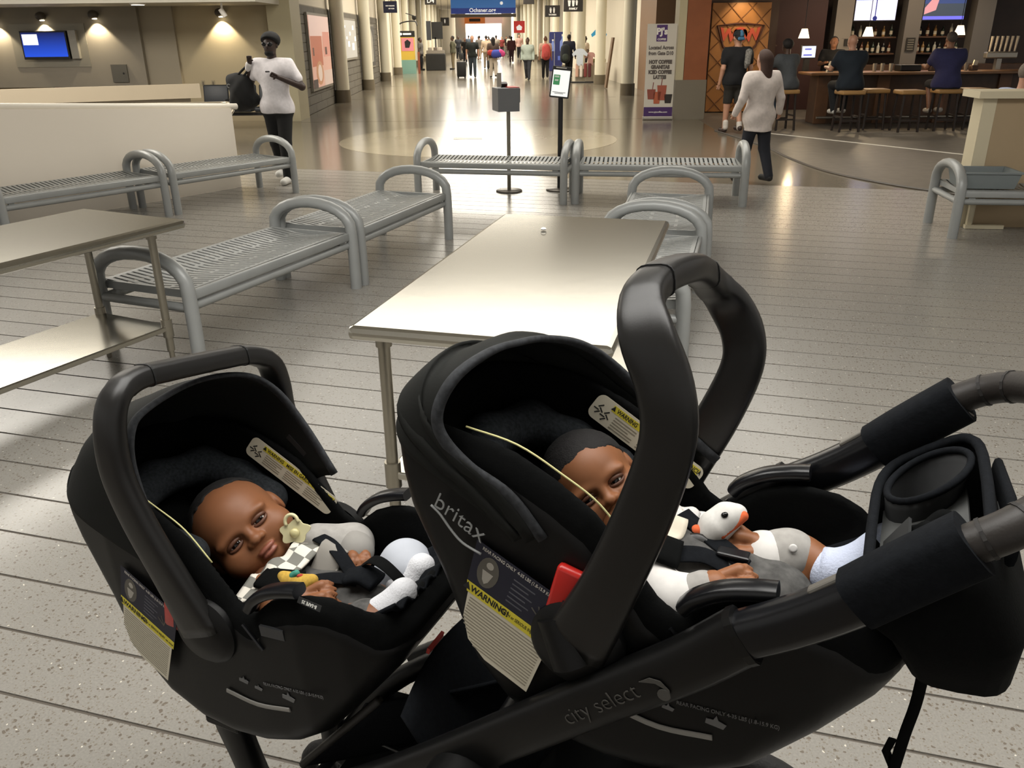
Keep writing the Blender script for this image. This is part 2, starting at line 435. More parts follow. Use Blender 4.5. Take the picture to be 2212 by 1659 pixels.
wr2 = corbox(1, 27.4, 30, -2.2, -.9, 0, 4.4).build('wall_restroom', mat('brown_panel', '#7c5f45', .6)); tag(wr2, kind='structure')
# round columns both sides
colm = None
def column(p, label, r=.19):
    global colm
    o = empty('column', (p.x, p.y, 0), 0, label, 'column', 'cream columns along the concourse')
    if colm is None:
        a = MB().cyl((0, 0, .32), (0, 0, 4.4), r, seg=24).build('shaft', mat('column_cream', '#ddd6c0', .42), o, ang=40)
        b = MB().cyl((0, 0, 0), (0, 0, .34), r + .03, seg=24).build('plinth', mat('plinth_grey', '#6c6250', .5), o, ang=40)
        colm = (a.data, b.data)
    else:
        for nm, me in zip(('shaft', 'plinth'), colm):
            c = bpy.data.objects.new(nm, me); COL.objects.link(c); c.parent = o
ordn = ['first', 'second', 'third', 'fourth', 'fifth', 'sixth', 'seventh', 'eighth', 'ninth', 'tenth', 'eleventh', 'twelfth', 'thirteenth']
for i in range(13):
    y = 24.9 + 6.1 * i
    p = cor(y, .22); column(p, 'cream round column on the left of the concourse, %s from the white shirted man' % ordn[i])
for i in range(12):
    y = 26.7 + 6.1 * i
    p = corR(y, 0); column(p, 'cream round column on the right of the concourse, %s behind the coffee banner' % ordn[i])
# far end of the concourse: bright glazing between white piers
tag(MB().box((-3.6, 100.2, 2.2), (14, .3, 4.4)).build('wall_end', M_white), kind='structure')
wn = MB().box((-2.55, 99.95, 2.1), (6.2, .1, 4.0)).build('window_1', emat('daylight', '#fff4e2', 6.0)); tag(wn, kind='structure')
for x in (-5.2, -.2):
    tag(MB().box((x, 99, 2.2), (1.1, .8, 4.4)).build('trim_pier', mat('bright_white', '#f4efe6', .5)), kind='structure')
# half walls: left (with cap rail) and right
def slab(p0, p1, t, z0, z1, name, m, parent=None):
    d = Vector((p1[0] - p0[0], p1[1] - p0[1], 0)); n = Vector((-d.y, d.x, 0)).normalized() * t
    return MB().prism([(p0[0], p0[1]), (p1[0], p1[1]), (p1[0] + n.x, p1[1] + n.y), (p0[0] + n.x, p0[1] + n.y)], z0, z1).build(name, m, parent)
hwa, hwb = Vector((-5.95, 6.85, 1.22)), Vector((-3.33, 10.5, .93))
hd = (hwb - hwa); hn = Vector((-hd.y, hd.x, 0)).normalized() * .12
hw = MB().add([(hwa.x, hwa.y, 0), (hwb.x, hwb.y, 0), hwb, hwa, (hwa.x + hn.x, hwa.y + hn.y, 0), (hwb.x + hn.x, hwb.y + hn.y, 0), hwb + hn, hwa + hn],
    [(0, 1, 2, 3), (5, 4, 7, 6), (1, 5, 6, 2), (4, 0, 3, 7), (3, 2, 6, 7), (0, 4, 5, 1)]).build('wall_half_left', mat('halfwall_cream', '#f2e8d8', .6)); tag(hw, kind='structure')
MB().tube([hwa + hn * .5 + Vector((0, 0, .02)), hwb + hn * .5 + hd.normalized() * .12 + Vector((0, 0, .02))], .036, 10).build('cap_rail', mat('rail_white', '#e6dfd0', .35), hw, ang=60)
hw2 = empty('wall_half_right', (0, 0, 0)); tag(hw2, kind='structure')
MB().prism([(4.26, 7.80), (9.5, 7.3), (9.5, 7.5), (4.30, 7.98)], 0, 1.15).build('panel', M_beige, hw2)
MB().prism([(4.22, 7.79), (4.34, 7.785), (4.36, 7.99), (4.24, 8.0)], 0, 1.15).build('corner_trim', mat('trim_cream', '#d8ccae', .5), hw2)
MB().prism([(4.14, 7.72), (9.5, 7.2), (9.5, 7.6), (4.17, 8.08)], 1.15, 1.21).build('cap', mat('trim_cream', '#d8ccae', .5), hw2)
# ramp guard and rails behind the left half wall
rg = slab((-9.6, 12.6), (-5.1, 14.6), .1, .80, 1.02, 'trim_guard', mat('guard_beige', '#b5a892', .55)); tag(rg, kind='structure')
slab((-9.6, 12.72), (-5.3, 14.65), .06, 0, .8, 'guard_base', M_taupe, rg)
hr = MB().tube(spline([(-9.4, 10.6, .93), (-6.5, 11.0, .93), (-3.95, 11.35, .93), (-3.62, 11.3, .93), (-3.5, 11.1, .88), (-3.5, 10.9, .80)], 5), .022, 8).build('trim_handrail', mat('rail_steel', '#b3a995', .3, .7), ang=60); tag(hr, kind='structure')
# dark back of the bar area
tag(MB().box((10.2, 22.0, 2.2), (11.5, .2, 4.4)).build('wall_bar', mat('bar_dark_wood', '#33231b', .6, noise=.2, nscale=3)), kind='structure')
tag(MB().box((5.2, 20.45, 1.3), (1.7, .2, 2.6)).build('wall_right_sign', mat('bar_frame_wood', '#3b2517', .5)), kind='structure')
tag(MB().box((6.65, 21.0, 2.2), (1.35, .2, 4.4)).build('wall_bar_side', mat('maroon_wall', '#3a1c18', .6)), kind='structure')
tag(MB().box((8.8, 19.5, 3.5), (9.4, 9.0, 1.2)).build('ceiling_bar', mat('bar_ceiling', '#2a221c', .8)), kind='structure')
# pier with orange upper part beside the coffee banner
pr_ = empty('wall_pier', (3.86, 19.0, 0)); tag(pr_, kind='structure')
MB().box((0, 0, .4), (.66, .5, .8)).build('base', mat('pier_grey', '#7b7466', .6), pr_)
MB().box((.08, 0, 2.6), (.48, .44, 3.6)).build('upper', mat('pier_orange', '#8f5330', .6, noise=.08, nscale=4), pr_)
MB().box((-.25, 0, 2.6), (.16, .46, 3.6)).build('strip', mat('yellow_cream', '#beb495', .6), pr_)
tag(MB().box((10.4, 23.4, 2.2), (11.4, .2, 4.4)).build('wall_back', M_dgrey), kind='structure')
# ------------------------------------------------------------------ metal benches
M_bench = mat('bench_grey', '#9c9e9c', .38, .1, noise=.04, nscale=6)
BL, BW, BZ = 1.60, .68, .415
def make_bench():
    r = empty('slatted_bench')
    for sx in (-1, 1):
        x = sx * BL / 2; pts = [(x, -BW / 2, 0), (x, -BW / 2, .20), (x, -BW / 2 + .004, .40)]
        for k in range(1, 12):
            a = math.pi * (1 - k / 12); pts.append((x, BW / 2 * math.cos(a) * 1.0, .40 + .205 * math.sin(a) ** .8))
        pts += [(x, BW / 2 - .004, .40), (x, BW / 2, .20), (x, BW / 2, 0)]
        MB().tube(pts, .040, 14).build('end_arch', M_bench, r, ang=50)
        MB().tube([(x, -BW / 2 + .02, .318), (x, BW / 2 - .02, .318)], .027, 10).build('cross_tube', M_bench, r, ang=50)
    for sy in (-1, 1):
        y = sy * (BW / 2 - .03)
        MB().tube([(-BL / 2 + .01, y, .318), (BL / 2 - .01, y, .318)], .027, 10).build('side_tube', M_bench, r, ang=50)
        MB().box((0, sy * (BW / 2 - .012), BZ - .03), (BL - .06, .024, .058), bev=.008).build('side_rail', M_bench, r, ang=50)
    for sx in (-1, 1):
        MB().box((sx * (BL / 2 - .035), 0, BZ - .028), (.014, BW - .04, .045)).build('end_rail', M_bench, r)
        for sy in (-1, 1): MB().box((sx * (BL / 2 - .1), sy * (BW / 2 - .03), .352), (.05, .02, .02)).build('spacer', M_bench, r)
    # slotted seat sheet with a shallow dip; slots in staggered columns
    xs = []; x = -BL / 2 + .035; bar, gap = .028, .017
    while x < BL / 2 - .05: xs += [x, x + bar]; x += bar + gap
    ys = [-.315, -.290, -.20, -.12, -.095, 0, .08, .105, .20, .290, .315]
    def zz(y): return BZ - .03 * math.cos(min(1, abs(y) / .30) * math.pi / 2) ** 1.5 + .002
    vs = [(px, y, zz(y)) for px in xs for y in ys]; ny = len(ys); fs = []
    for i in range(len(xs) - 1):
        st = (i // 2) % 4
        for j in range(ny - 1):
            if i % 2 == 1 and not (j in (0, ny - 2) or (j == 3 and st < 2) or (j == 6 and st >= 2)): continue
            fs.append((i * ny + j, i * ny + j + 1, (i + 1) * ny + j + 1, (i + 1) * ny + j))
    fs = [f[::-1] for f in fs]; v2, f2 = thicken(vs, fs, .004)
    o = mesh_obj('seat', v2, f2, M_bench, r)
    return r
bench0 = make_bench(); bfirst = [True]
def bench(pl, pr, label):
    """near-side leg feet, left and right"""
    b = bench0 if bfirst[0] else copy_tree(bench0); bfirst[0] = False
    d = Vector((pr[0] - pl[0], pr[1] - pl[1], 0)); n = Vector((-d.y, d.x, 0)).normalized(); c = Vector((pl[0] + pr[0], pl[1] + pr[1], 0)) / 2 + n * BW / 2
    b.location = c; b.rotation_euler = (0, 0, math.atan2(d.y, d.x)); b.scale = (d.length / BL, 1, 1)
    tag(b, label, 'bench', 'grey slatted metal benches')
bench((-1.775, 4.44), (-1.136, 5.93), 'grey slatted metal bench nearest the steel table on the left')
bench((-1.096, 6.03), (-.559, 7.51), 'grey slatted metal bench in the middle, end to end behind the nearest bench')
bench((-3.49, 8.80), (-2.547, 10.05), 'grey slatted metal bench before the end of the cream half wall')
bench((-4.52, 7.45), (-3.56, 8.72), 'grey slatted metal bench along the middle of the cream half wall')
bench((-5.58, 6.05), (-4.60, 7.36), 'grey slatted metal bench mostly cut off at the left edge')
bench((-1.03, 9.49), (.58, 9.136), 'grey slatted metal bench in front of the grey box stand')
bench((.708, 9.156), (2.468, 8.897), 'grey slatted metal bench in front of the tablet stand, beside the walking woman')
def bench_side(pn_, pf, label):   # feet on the camera-right long side, near and far
    d = Vector((pf[0] - pn_[0], pf[1] - pn_[1], 0)); n = Vector((-d.y, d.x, 0)).normalized()
    b = copy_tree(bench0); b.location = Vector((pn_[0] + pf[0], pn_[1] + pf[1], 0)) / 2 + n * BW / 2
    b.rotation_euler = (0, 0, math.atan2(d.y, d.x)); b.scale = (d.length / BL, 1, 1); tag(b, label, 'bench', 'grey slatted metal benches')
bench_side((1.39, 5.83), (1.74, 7.33), 'grey slatted metal bench beyond the bright steel table, farther of the two')
bench_side((.90, 4.15), (1.33, 5.72), 'grey slatted metal bench alongside the bright steel table')
bench((3.93, 7.33), (5.68, 7.08), 'grey slatted metal bench holding a grey bin by the beige half wall')
# ------------------------------------------------------------------ steel work tables
M_steel = mat('brushed_steel', '#b6b2a6', .17, .95, bump=.02, bscale=9)
M_steel_leg = mat('steel_leg', '#a39d8f', .3, .9)
def table(c, rz, wx, ly, h, label, shelf=.25, inset=.09):
    r = empty('steel_work_table', (c[0], c[1], 0), rz, label, 'table', 'steel work tables')
    MB().box((0, 0, h - .025), (wx, ly, .05), bev=.02).build('tabletop', M_steel, r, ang=14)
    for sx in (-1, 1):
        for sy in (-1, 1):
            x, y = sx * (wx / 2 - inset), sy * (ly / 2 - inset)
            lg = MB().cyl((x, y, .12), (x, y, h - .03), .021, seg=14).cyl((x, y, 0), (x, y, .13), .015, seg=12).build('leg', M_steel_leg, r, ang=50)
            MB().cyl((x, y, shelf - .05), (x, y, shelf + .05), .029, seg=14).build('collar', M_steel_leg, lg, ang=50)
            MB().cyl((x, y, h - .09), (x, y, h - .035), .028, seg=14).build('socket', M_steel_leg, lg, ang=50)
    MB().box((0, 0, shelf), (wx - 2 * inset + .03, ly - 2 * inset + .03, .03), bev=.006).build('shelf', M_steel, r, ang=14)
    return r
tb = table((.134, 3.397), math.radians(-15.2), .875, 1.93, .83, 'bright stainless steel work table in the centre behind the car seats')
lt_a = math.radians(-26.5); lt_u = Vector((math.cos(lt_a), math.sin(lt_a), 0)); lt_v = Vector((-math.sin(lt_a), math.cos(lt_a), 0))
lt_c = Vector((-1.7, 4.373, 0)) - lt_u * .39 - lt_v * .93
table((lt_c.x, lt_c.y), lt_a, .78, 1.86, .83, 'stainless steel work table cut off at the left edge', .25, .13)
# scrap of paper on the bright table
bp = MB(); bp.lathe([(.001, .002), (.012, .004), (.016, .009), (.009, .015), (.002, .017)], (0, 0, 0), 7)
o = bp.build('paper_scrap', mat('paper_white', '#f2efe8', .8), loc=(.16, 4.0, .83)); tag(o, 'small crumpled white paper scrap on the bright steel table', 'paper')
# ------------------------------------------------------------------ grey bin on the right bench
def tub():
    r = empty('security_bin', (4.22, 7.55, .415), math.radians(-8), 'grey plastic security bin resting on the right bench', 'bin')
    b = MB(); out = [(-.24, -.19), (.24, -.19), (.24, .19), (-.24, .19)]
    def ring(s, z): return [(x * s, y * s, z) for x, y in out]
    vs = ring(.88, .006) + ring(1.0, .135) + ring(1.07, .135) + ring(1.07, .15) + ring(.97, .15) + ring(.85, .014)
    fs = [(3, 2, 1, 0)]
    for k in range(5):
        for i in range(4): j = (i + 1) % 4; fs.append((k * 4 + i, k * 4 + j, k * 4 + 4 + j, k * 4 + 4 + i))
    fs.append((20, 21, 22, 23))
    b.add(vs, fs).build('tub', mat('bin_grey', '#7d8484', .5), r)
    MB().box((-.2, -.05, .153), (.02, .02, .006)).build('sticker', mat('lime', '#a9c84a', .5), r)
    return r
tub()
# ------------------------------------------------------------------ box stand and tablet stand
M_pole = mat('satin_pole', '#8a8578', .35, .7)
M_blk = mat('stand_black', '#171615', .4)
k = empty('box_stand', (-.009, 9.997, 0), math.radians(14), 'grey metal sign-in box on a slim pole with round base', 'stand')
MB().lathe([(.155, 0), (.155, .012), (.14, .02), (.03, .026)], seg=32).build('base', mat('base_dark', '#4a443c', .35, .5), k, ang=40)
MB().cyl((0, 0, .02), (0, 0, .92), .022).build('pole', M_pole, k, ang=40)
bx = MB().box((-.03, 0, 1.035), (.25, .3, .25), bev=.004).build('box', mat('box_grey', '#6f7071', .45), k)
MB().box((.101, -.0, .955), (.012, .2, .085)).build('slot', mat('slot_dark', '#23211f', .6), bx)
MB().box((.04, 0, 1.163), (.12, .26, .012)).build('red_top', mat('box_red', '#a5362e', .5), bx)
MB().box((.102, 0, 1.08), (.01, .26, .15)).build('side_panel', mat('box_grey2', '#5f5d5a', .5), bx)
MB().box((-.03, .08, 1.185), (.07, .05, .05), M=Matrix.Rotation(.4, 3, 'X')).build('bracket', M_blk, bx)
MB().box((-.09, .06, 1.24), (.05, .02, .15)).build('card', mat('card_grey', '#a29b8d', .6), bx)
t = empty('tablet_stand', (.59, 10.04, 0), math.radians(-6), 'black tablet on a tall stand with round base, white screen', 'stand')
MB().lathe([(.16, 0), (.16, .012), (.15, .02), (.04, .03)], seg=32).build('base', mat('base_dark', '#4a443c', .35, .5), t, ang=40)
MB().cyl((0, 0, .02), (0, 0, 1.08), .028).build('pole', M_blk, t, ang=40)
Mt = Matrix.Rotation(math.radians(-16), 3, 'X') @ Matrix.Rotation(math.radians(6), 3, 'Y')
tc_ = Vector((0, -.035, 1.21))
tab = MB().box(tc_, (.22, .025, .345), bev=.01, M=Mt).build('tablet', M_blk, t, ang=40)
MB().box(tc_ + Mt @ Vector((0, -.0135, -.015)), (.19, .003, .285), M=Mt).build('screen', mat('screen_white', '#d9dbd8', .3, emit='#e8eae6', estr=.75), tab)
MB().box(tc_ + Mt @ Vector((-.047, -.0158, .02)), (.072, .002, .11), M=Mt).build('green_panel', mat('screen_green', '#2f7d4a', .4, emit='#2f7d4a', estr=.5), tab)
for dz, ww in ((.035, .05), (-.005, .04)): MB().box(tc_ + Mt @ Vector((-.047, -.0172, .02 + dz)), (ww, .001, .02), M=Mt).build('screen_mark', mat('screen_pale', '#cfe3d3', .5), tab)
for dz, ww in ((-.115, .15), (-.128, .1)): MB().box(tc_ + Mt @ Vector((-.005, -.0157, dz)), (ww, .001, .006), M=Mt).build('screen_line', mat('print_grey', '#6b6b6b', .6), tab)
MB().box(tc_ + Mt @ Vector((-.01, -.0135, .153)), (.12, .002, .012), M=Mt).build('screen_header', mat('print_pale', '#b9b4ac', .6), tab)
# ------------------------------------------------------------------ pull-up coffee banner
bn = empty('pull_up_banner', (3.19, 18.75, 0), math.radians(-4), 'white pull-up banner advertising hot coffee and lattes beside the pier', 'banner')
MB().box((0, 0, .04), (.64, .12, .07), bev=.015).build('base', mat('banner_base', '#a9a39a', .4, .5), bn)
MB().box((0, 0, .98), (.61, .008, 1.84)).build('panel', mat('banner_white', '#cfc9bd', .6), bn)
MB().cyl((0, .03, .05), (0, .03, 1.9), .012).build('pole', M_pole, bn)
MB().box((0, -.006, .16), (.605, .004, .2)).build('purple_band', mat('purple', '#43245e', .6), bn)
Mp_d = mat('banner_text', '#5d5550', .7); Mp_p = mat('purple_logo', '#4b2a68', .6)
MB().box((0, -.006, 1.72), (.22, .004, .32)).build('logo_panel', Mp_p, bn)
def btext(s, size, z, m=Mp_d, bold=.004, sx=1.): return text_mesh('lettering', s, size, m, bn, frameT((0, -.0085, z), (1, 0, 0), (0, 0, 1)), .001, bold, sx=sx)
btext('PJ\'s', .17, 1.75, mat('logo_white', '#e5e0d8', .6), .008)
btext('COFFEE', .05, 1.60, mat('logo_white', '#e5e0d8', .6), .002)
for s, z in (('Located Across', 1.44), ('from Gate D10', 1.33)): btext(s, .1, z, sx=.82)
for s, z in (('HOT COFFEE', 1.16), ('GRANITAS', 1.06), ('ICED COFFEE', .96), ('LATTES', .86)): btext(s, .095, z, bold=.008, sx=.85)
def cup(x, z, r, h, col, nm, lid=None):
    MB().prism([(x - r * .75, z), (x + r * .75, z), (x + r, z + h), (x - r, z + h)], -.012, -.006, 'xz').build(nm, mat('cup_' + nm, col, .6), bn)
cup(-.16, .42, .09, .2, '#8f4a3a', 'iced_cup'); cup(.06, .4, .1, .3, '#a3543f', 'tall_cup'); cup(-.04, .33, .08, .24, '#b5603f', 'red_cup'); cup(.2, .34, .085, .18, '#2a2320', 'dark_cup')
for x, z in ((-.13, .62), (.05, .7)): MB().box((x, -.009, z + .06), (.014, .004, .16), M=Matrix.Rotation(.12, 3, 'Y')).build('straw', mat('straw_red', '#7c2f2a', .6), bn)
btext('www.pjscoffee.com', .05, .16, mat('logo_white', '#e5e0d8', .6), .001)
# ------------------------------------------------------------------ television, wall lamps, wall fittings on the left
tv = empty('wall_television', (-9.75, 19.28, 1.3), 0, 'black flat television showing a blue screen on the taupe wall', 'television')
MB().box((-.05, 0, .3), (1.6, .03, .86)).build('mount_panel', mat('panel_metal', '#8d8779', .45, .3), tv)
MB().box((-.1, -.09, .31), (.98, .1, .56), bev=.008).build('frame', M_blk, tv)
def blue():
    m = bpy.data.materials.new('tv_blue'); m.use_nodes = True; nt = m.node_tree; b = nt.nodes['Principled BSDF']
    tc = nt.nodes.new('ShaderNodeTexCoord'); sp = nt.nodes.new('ShaderNodeSeparateXYZ'); r = nt.nodes.new('ShaderNodeValToRGB')
    nt.links.new(tc.outputs['Generated'], sp.inputs[0]); nt.links.new(sp.outputs['Z'], r.inputs[0])
    r.color_ramp.elements[0].color = (*lin('#1f55e6'), 1); r.color_ramp.elements[1].color = (*lin('#0a1a52'), 1)
    nt.links.new(r.outputs[0], b.inputs['Emission Color']); b.inputs['Emission Strength'].default_value = 1.0; b.inputs['Base Color'].default_value = (0, 0, 0, 1); return m
MB().box((-.1, -.142, .32), (.92, .006, .48)).build('screen', blue(), tv)
MB().box((-.38, -.147, .42), (.32, .004, .21)).build('window_box', emat('tv_white', '#ffffff', 1.3), tv)
MB().box((.5, -.06, .32), (.16, .1, .56)).build('side_speaker', mat('speaker_silver', '#9b968b', .4, .4), tv)
def sconce(x, z, y, label, on=True):
    s = empty('wall_lamp', (x, y, z), 0, label, 'lamp', 'round eyeball wall lamps')
    MB().lathe([(.01, -.07), (.06, -.06), (.1, -.02), (.105, .03), (.08, .075), (.03, .1)], (0, -.1, 0), 18).build('housing', mat('lamp_dark', '#4c443a', .5), s, ang=60)
    MB().cyl((0, 0, 0), (0, -.1, .02), .05).build('mount', mat('lamp_dark', '#4c443a', .5), s)
    MB().lathe([(.045, 0), (.05, -.01), (.03, -.016)], (.02, -.11, -.06), 12).build('bulb', emat('bulb_glow', '#fff0cf', 12), s)
    l = bpy.data.lights.new('wall_lamp_light', 'SPOT'); l.energy = 70; l.spot_size = math.radians(96); l.spot_blend = .35; l.color = (1, .86, .62); l.shadow_soft_size = .03
    o = bpy.data.objects.new('wall_lamp_light', l); COL.objects.link(o); o.parent = s; o.location = (.0, -.13, -.09); o.rotation_euler = (math.radians(14), 0, 0)
sconce(-10.85, 2.13, 19.28, 'round dark wall lamp at the far left edge')
sconce(-9.83, 2.16, 19.28, 'round dark wall lamp above the television')
sconce(-8.72, 2.18, 19.28, 'round dark wall lamp right of the television')
sconce(-6.13, 2.20, 19.5, 'round dark wall lamp on the tan wall nearest the man in white')
ec = empty('fire_cabinet', (-9.9, 19.5, .9), 0, 'recessed wall cabinet with a red fire extinguisher under the television', 'cabinet')
MB().box((0, -.02, -.1), (.26, .05, .64)).build('frame', mat('cab_grey', '#837c70', .5), ec)
MB().box((0, -.05, -.1), (.18, .02, .54)).build('glass', mat('cab_dark', '#4c463f', .3), ec)
MB().lathe([(.05, -.3), (.06, -.28), (.06, .02), (.03, .07), (.02, .1)], (0, -.06, -.02), 14).build('extinguisher', mat('red_gloss', '#a0201c', .35), ec, ang=40)
ep = empty('electrical_panel', (-8.41, 19.26, 1.03), 0, 'small dark grey access panel on the taupe wall', 'panel')
MB().box((0, 0, 0), (.34, .03, .36)).build('door', mat('panel_grey', '#5b574e', .5), ep); MB().cyl((.09, -.02, 0), (.09, -.03, 0), .02).build('latch', M_blk, ep)
for x, lb in ((-6.72, 'left'), (-6.5, 'right')):
    op = empty('wall_outlet', (x, 19.49, .8), 0, 'small beige outlet plate on the tan wall, %s of a pair' % lb, 'outlet', 'outlet plates')
    MB().box((0, 0, 0), (.07, .01, .12)).build('plate', mat('plate_beige', '#a0957c', .5), op); MB().box((0, -.007, 0), (.03, .006, .07)).build('socket', mat('plate_dark', '#6b6250', .5), op)
sl = empty('soffit_light', (-5.6, 17.9, 2.2), .2, 'white track spotlight under the soffit', 'lamp')
MB().cyl((0, 0, .15), (0, 0, .02), .02).build('stem', mat('bright_white', '#f4efe6', .5), sl); MB().cyl((-.03, 0, .04), (.05, 0, -.1), .05).build('can', mat('bright_white', '#f4efe6', .5), sl)
dl = empty('downlight', (-7.15, 17.7, 2.33), 0, 'glowing recessed downlight under the left soffit', 'lamp')
MB().lathe([(.15, .02), (.15, 0), (.13, -.01)], seg=20).build('rim', mat('bright_white', '#f4efe6', .5), dl); MB().lathe([(.12, .0), (.12, -.014), (.05, -.016)], seg=20).build('lens', emat('lens_glow', '#fff2d5', 8), dl)
# beam seating (dark airport chairs)
M_seat = mat('dark_vinyl', '#26292e', .45)
def beam(p, rz, n, label):
    r = empty('airport_seat_row', (p[0], p[1], 0), rz, label, 'seats')
    MB().box((0, 0, .3), (n * .56, .06, .06)).build('beam', M_dgrey, r)
    for i in range(n):
        x = (i - (n - 1) / 2) * .56
        MB().box((x, -.05, .4), (.5, .48, .09), bev=.03).build('seat', M_seat, r, ang=50)
        MB().box((x, .2, .63), (.5, .08, .44), bev=.03, M=Matrix.Rotation(-.2, 3, 'X')).build('backrest', M_seat, r, ang=50)
        MB().box((x + .27, 0, .57), (.04, .36, .03), bev=.01).build('armrest', M_dgrey, r)
    for sx in (-1, 1): MB().box((sx * n * .2, 0, .15), (.06, .5, .3)).build('leg', M_dgrey, r)
beam((-5.35, 17.6), math.radians(0), 3, 'row of dark vinyl airport seats behind the man in white')
beam((-8.9, 15.6), math.radians(180), 3, 'row of dark vinyl airport seats seen over the left half wall')

tag(MB().box((4.40, 7.70, .02), (.34, .05, .035), math.radians(-6)).build('trim_base', mat('trim_cream', '#d8ccae', .5)), kind='structure')
tag(MB().box((4.27, 7.73, .16), (.04, .04, .3), math.radians(-6)).build('trim_corner', mat('trim_cream', '#d8ccae', .5)), kind='structure')
# ------------------------------------------------------------------ the bar on the right
M_wood = mat('bar_wood', '#4a3322', .45, noise=.25, nscale=5); M_woodl = mat('bar_wood_light', '#6b4a30', .45, noise=.2, nscale=4); M_tan = mat('stool_tan', '#a8814f', .45, noise=.1, nscale=6)
bc = empty('bar_counter', (5.9, 17.2, 0), 0, 'long dark wooden bar counter with a lighter top edge', 'counter')
MB().box((2.75, .35, .955), (5.6, .8, .05), bev=.01).build('countertop', mat('bar_top', '#7d5a3a', .3, noise=.15, nscale=4), bc)
MB().box((2.8, .5, .47), (5.2, .45, .92)).build('front', M_wood, bc)
for x in (.32, 1.5, 2.7, 3.9, 5.1): MB().box((x, .26, .47), (.24, .06, .92)).build('pilaster', M_woodl, bc)
MB().tube([(.2, .1, .14), (5.3, .1, .14)], .025, 10).build('foot_rail', mat('rail_chrome', '#b9b4aa', .25, .8), bc, ang=60)
for x in (.3, 1.6, 2.9, 4.2): MB().tube([(x, .1, .14), (x, .28, .14)], .015, 8).build('rail_bracket', mat('rail_chrome', '#b9b4aa', .25, .8), bc)
M_sleg = mat('stool_leg', '#2a201a', .45)
stl = None
def stool(x, y, rz, label):
    global stl
    if stl is None:
        r = stl = empty('bar_stool')
        MB().box((0, 0, .69), (.43, .40, .075), bev=.02).build('seat', M_tan, r, ang=50)
        for sx in (-1, 1):
            for sy in (-1, 1): MB().tube([(sx * .15, sy * .14, .66), (sx * .18, sy * .17, 0)], .02, 8, flat=.02, up=(1, 0, 0)).build('leg', M_sleg, r)
        for s in (-1, 1):
            MB().box((0, s * .16, .2), (.33, .02, .03)).build('stretcher', M_sleg, r); MB().box((s * .17, 0, .27), (.02, .31, .03)).build('stretcher', M_sleg, r)
    else: r = copy_tree(stl)
    r.location = (x, y, 0); r.rotation_euler = (0, 0, rz); tag(r, label, 'stool', 'tan topped bar stools')
stool(5.15, 16.45, .15, 'bar stool under the woman in the patterned top')
stool(6.22, 16.05, .05, 'bar stool under the man in the dark navy shirt')
stool(6.82, 16.4, -.05, 'empty bar stool second from the man in navy, partly behind another')
stool(7.26, 15.95, .02, 'empty bar stool standing alone in front of the bar')
stool(8.0, 16.1, -.04, 'bar stool under the man in the purple blue shirt')
stool(8.62, 16.3, .0, 'bar stool half hidden by the beige half wall')
# back bar: silver piers, televisions, shelves with bottles
M_pier = mat('silver_pier', '#7f7870', .35, .4)
for i, (x0, x1, nm) in enumerate(((7.54, 7.93, 'left'), (9.16, 9.52, 'middle'), (10.75, 11.18, 'right'))):
    p = MB().box(((x0 + x1) / 2, 21.05, 1.45), (x1 - x0, .3, 2.89)).build('silver_pier', M_pier); tag(p, 'tall silver grey pier of the back bar, %s of three' % nm, 'pier', 'silver piers')
def screen(name, kind):
    m = bpy.data.materials.new(name); m.use_nodes = True; nt = m.node_tree; b = nt.nodes['Principled BSDF']; N = nt.nodes.new; L = nt.links.new
    tc = N('ShaderNodeTexCoord'); sp = N('ShaderNodeSeparateXYZ'); L(tc.outputs['Generated'], sp.inputs[0]); r = N('ShaderNodeValToRGB'); L(sp.outputs['Z'], r.inputs[0])
    e = r.color_ramp.elements; r.color_ramp.interpolation = 'CONSTANT'
    if kind == 0: cols = [(0, '#d8d2ee'), (.78, '#4a62e0'), (.83, '#9fc2f2')]
    else: cols = [(0, '#6a66d8'), (.13, '#3a4048'), (.62, '#33406a'), (.86, '#4a58b8')]
    e[0].color = (*lin(cols[0][1]), 1); e[1].position = cols[1][0]; e[1].color = (*lin(cols[1][1]), 1)
    for p, c in cols[2:]: q = e.new(p); q.color = (*lin(c), 1)
    L(r.outputs[0], b.inputs['Emission Color']); b.inputs['Emission Strength'].default_value = 1.6; b.inputs['Base Color'].default_value = (0, 0, 0, 1); return m
for i, (x0, x1) in enumerate(((7.98, 8.92), (9.56, 10.5))):
    t = empty('bar_television', ((x0 + x1) / 2, 20.95, 2.2), 0, ('bright television over the bar with a white and blue picture', 'dark blue television over the bar beside the right pier')[i], 'television', 'bar televisions')
    MB().box((0, .03, .02), (x1 - x0 + .04, .06, .6), bev=.01).build('frame', M_black, t)
    so = MB().box((0, -.004, .02), (x1 - x0, .01, .54)).build('screen', screen('bar_tv_%d' % i, i), t)
    if i == 0: MB().box((.0, -.012, .0), (.02, .004, .4)).build('picture_pole', emat('tv_navy', '#27308a', .8), t); MB().lathe([(.05, 0), (.05, .004)], (0, -.012, -.21), 14, Matrix.Rotation(1.57, 3, 'X')).build('picture_ring', emat('tv_navy', '#27308a', .8), t)
    else: MB().prism([(-.46, -.14), (-.2, -.05), (-.15, .22), (-.3, .2), (-.46, .0)], -.012, -.01, 'xz').build('picture_blob', emat('tv_pink', '#e59a9a', 1.2), t)
M_shelf = mat('shelf_wood', '#4f3625', .5)
Bt = [mat('bottle_clear', '#a9a79b', .2), mat('bottle_amber', '#5a3014', .2), mat('bottle_green', '#1f2a1c', .2), mat('bottle_dark', '#171310', .2), mat('bottle_tan', '#8c6a3a', .25)]
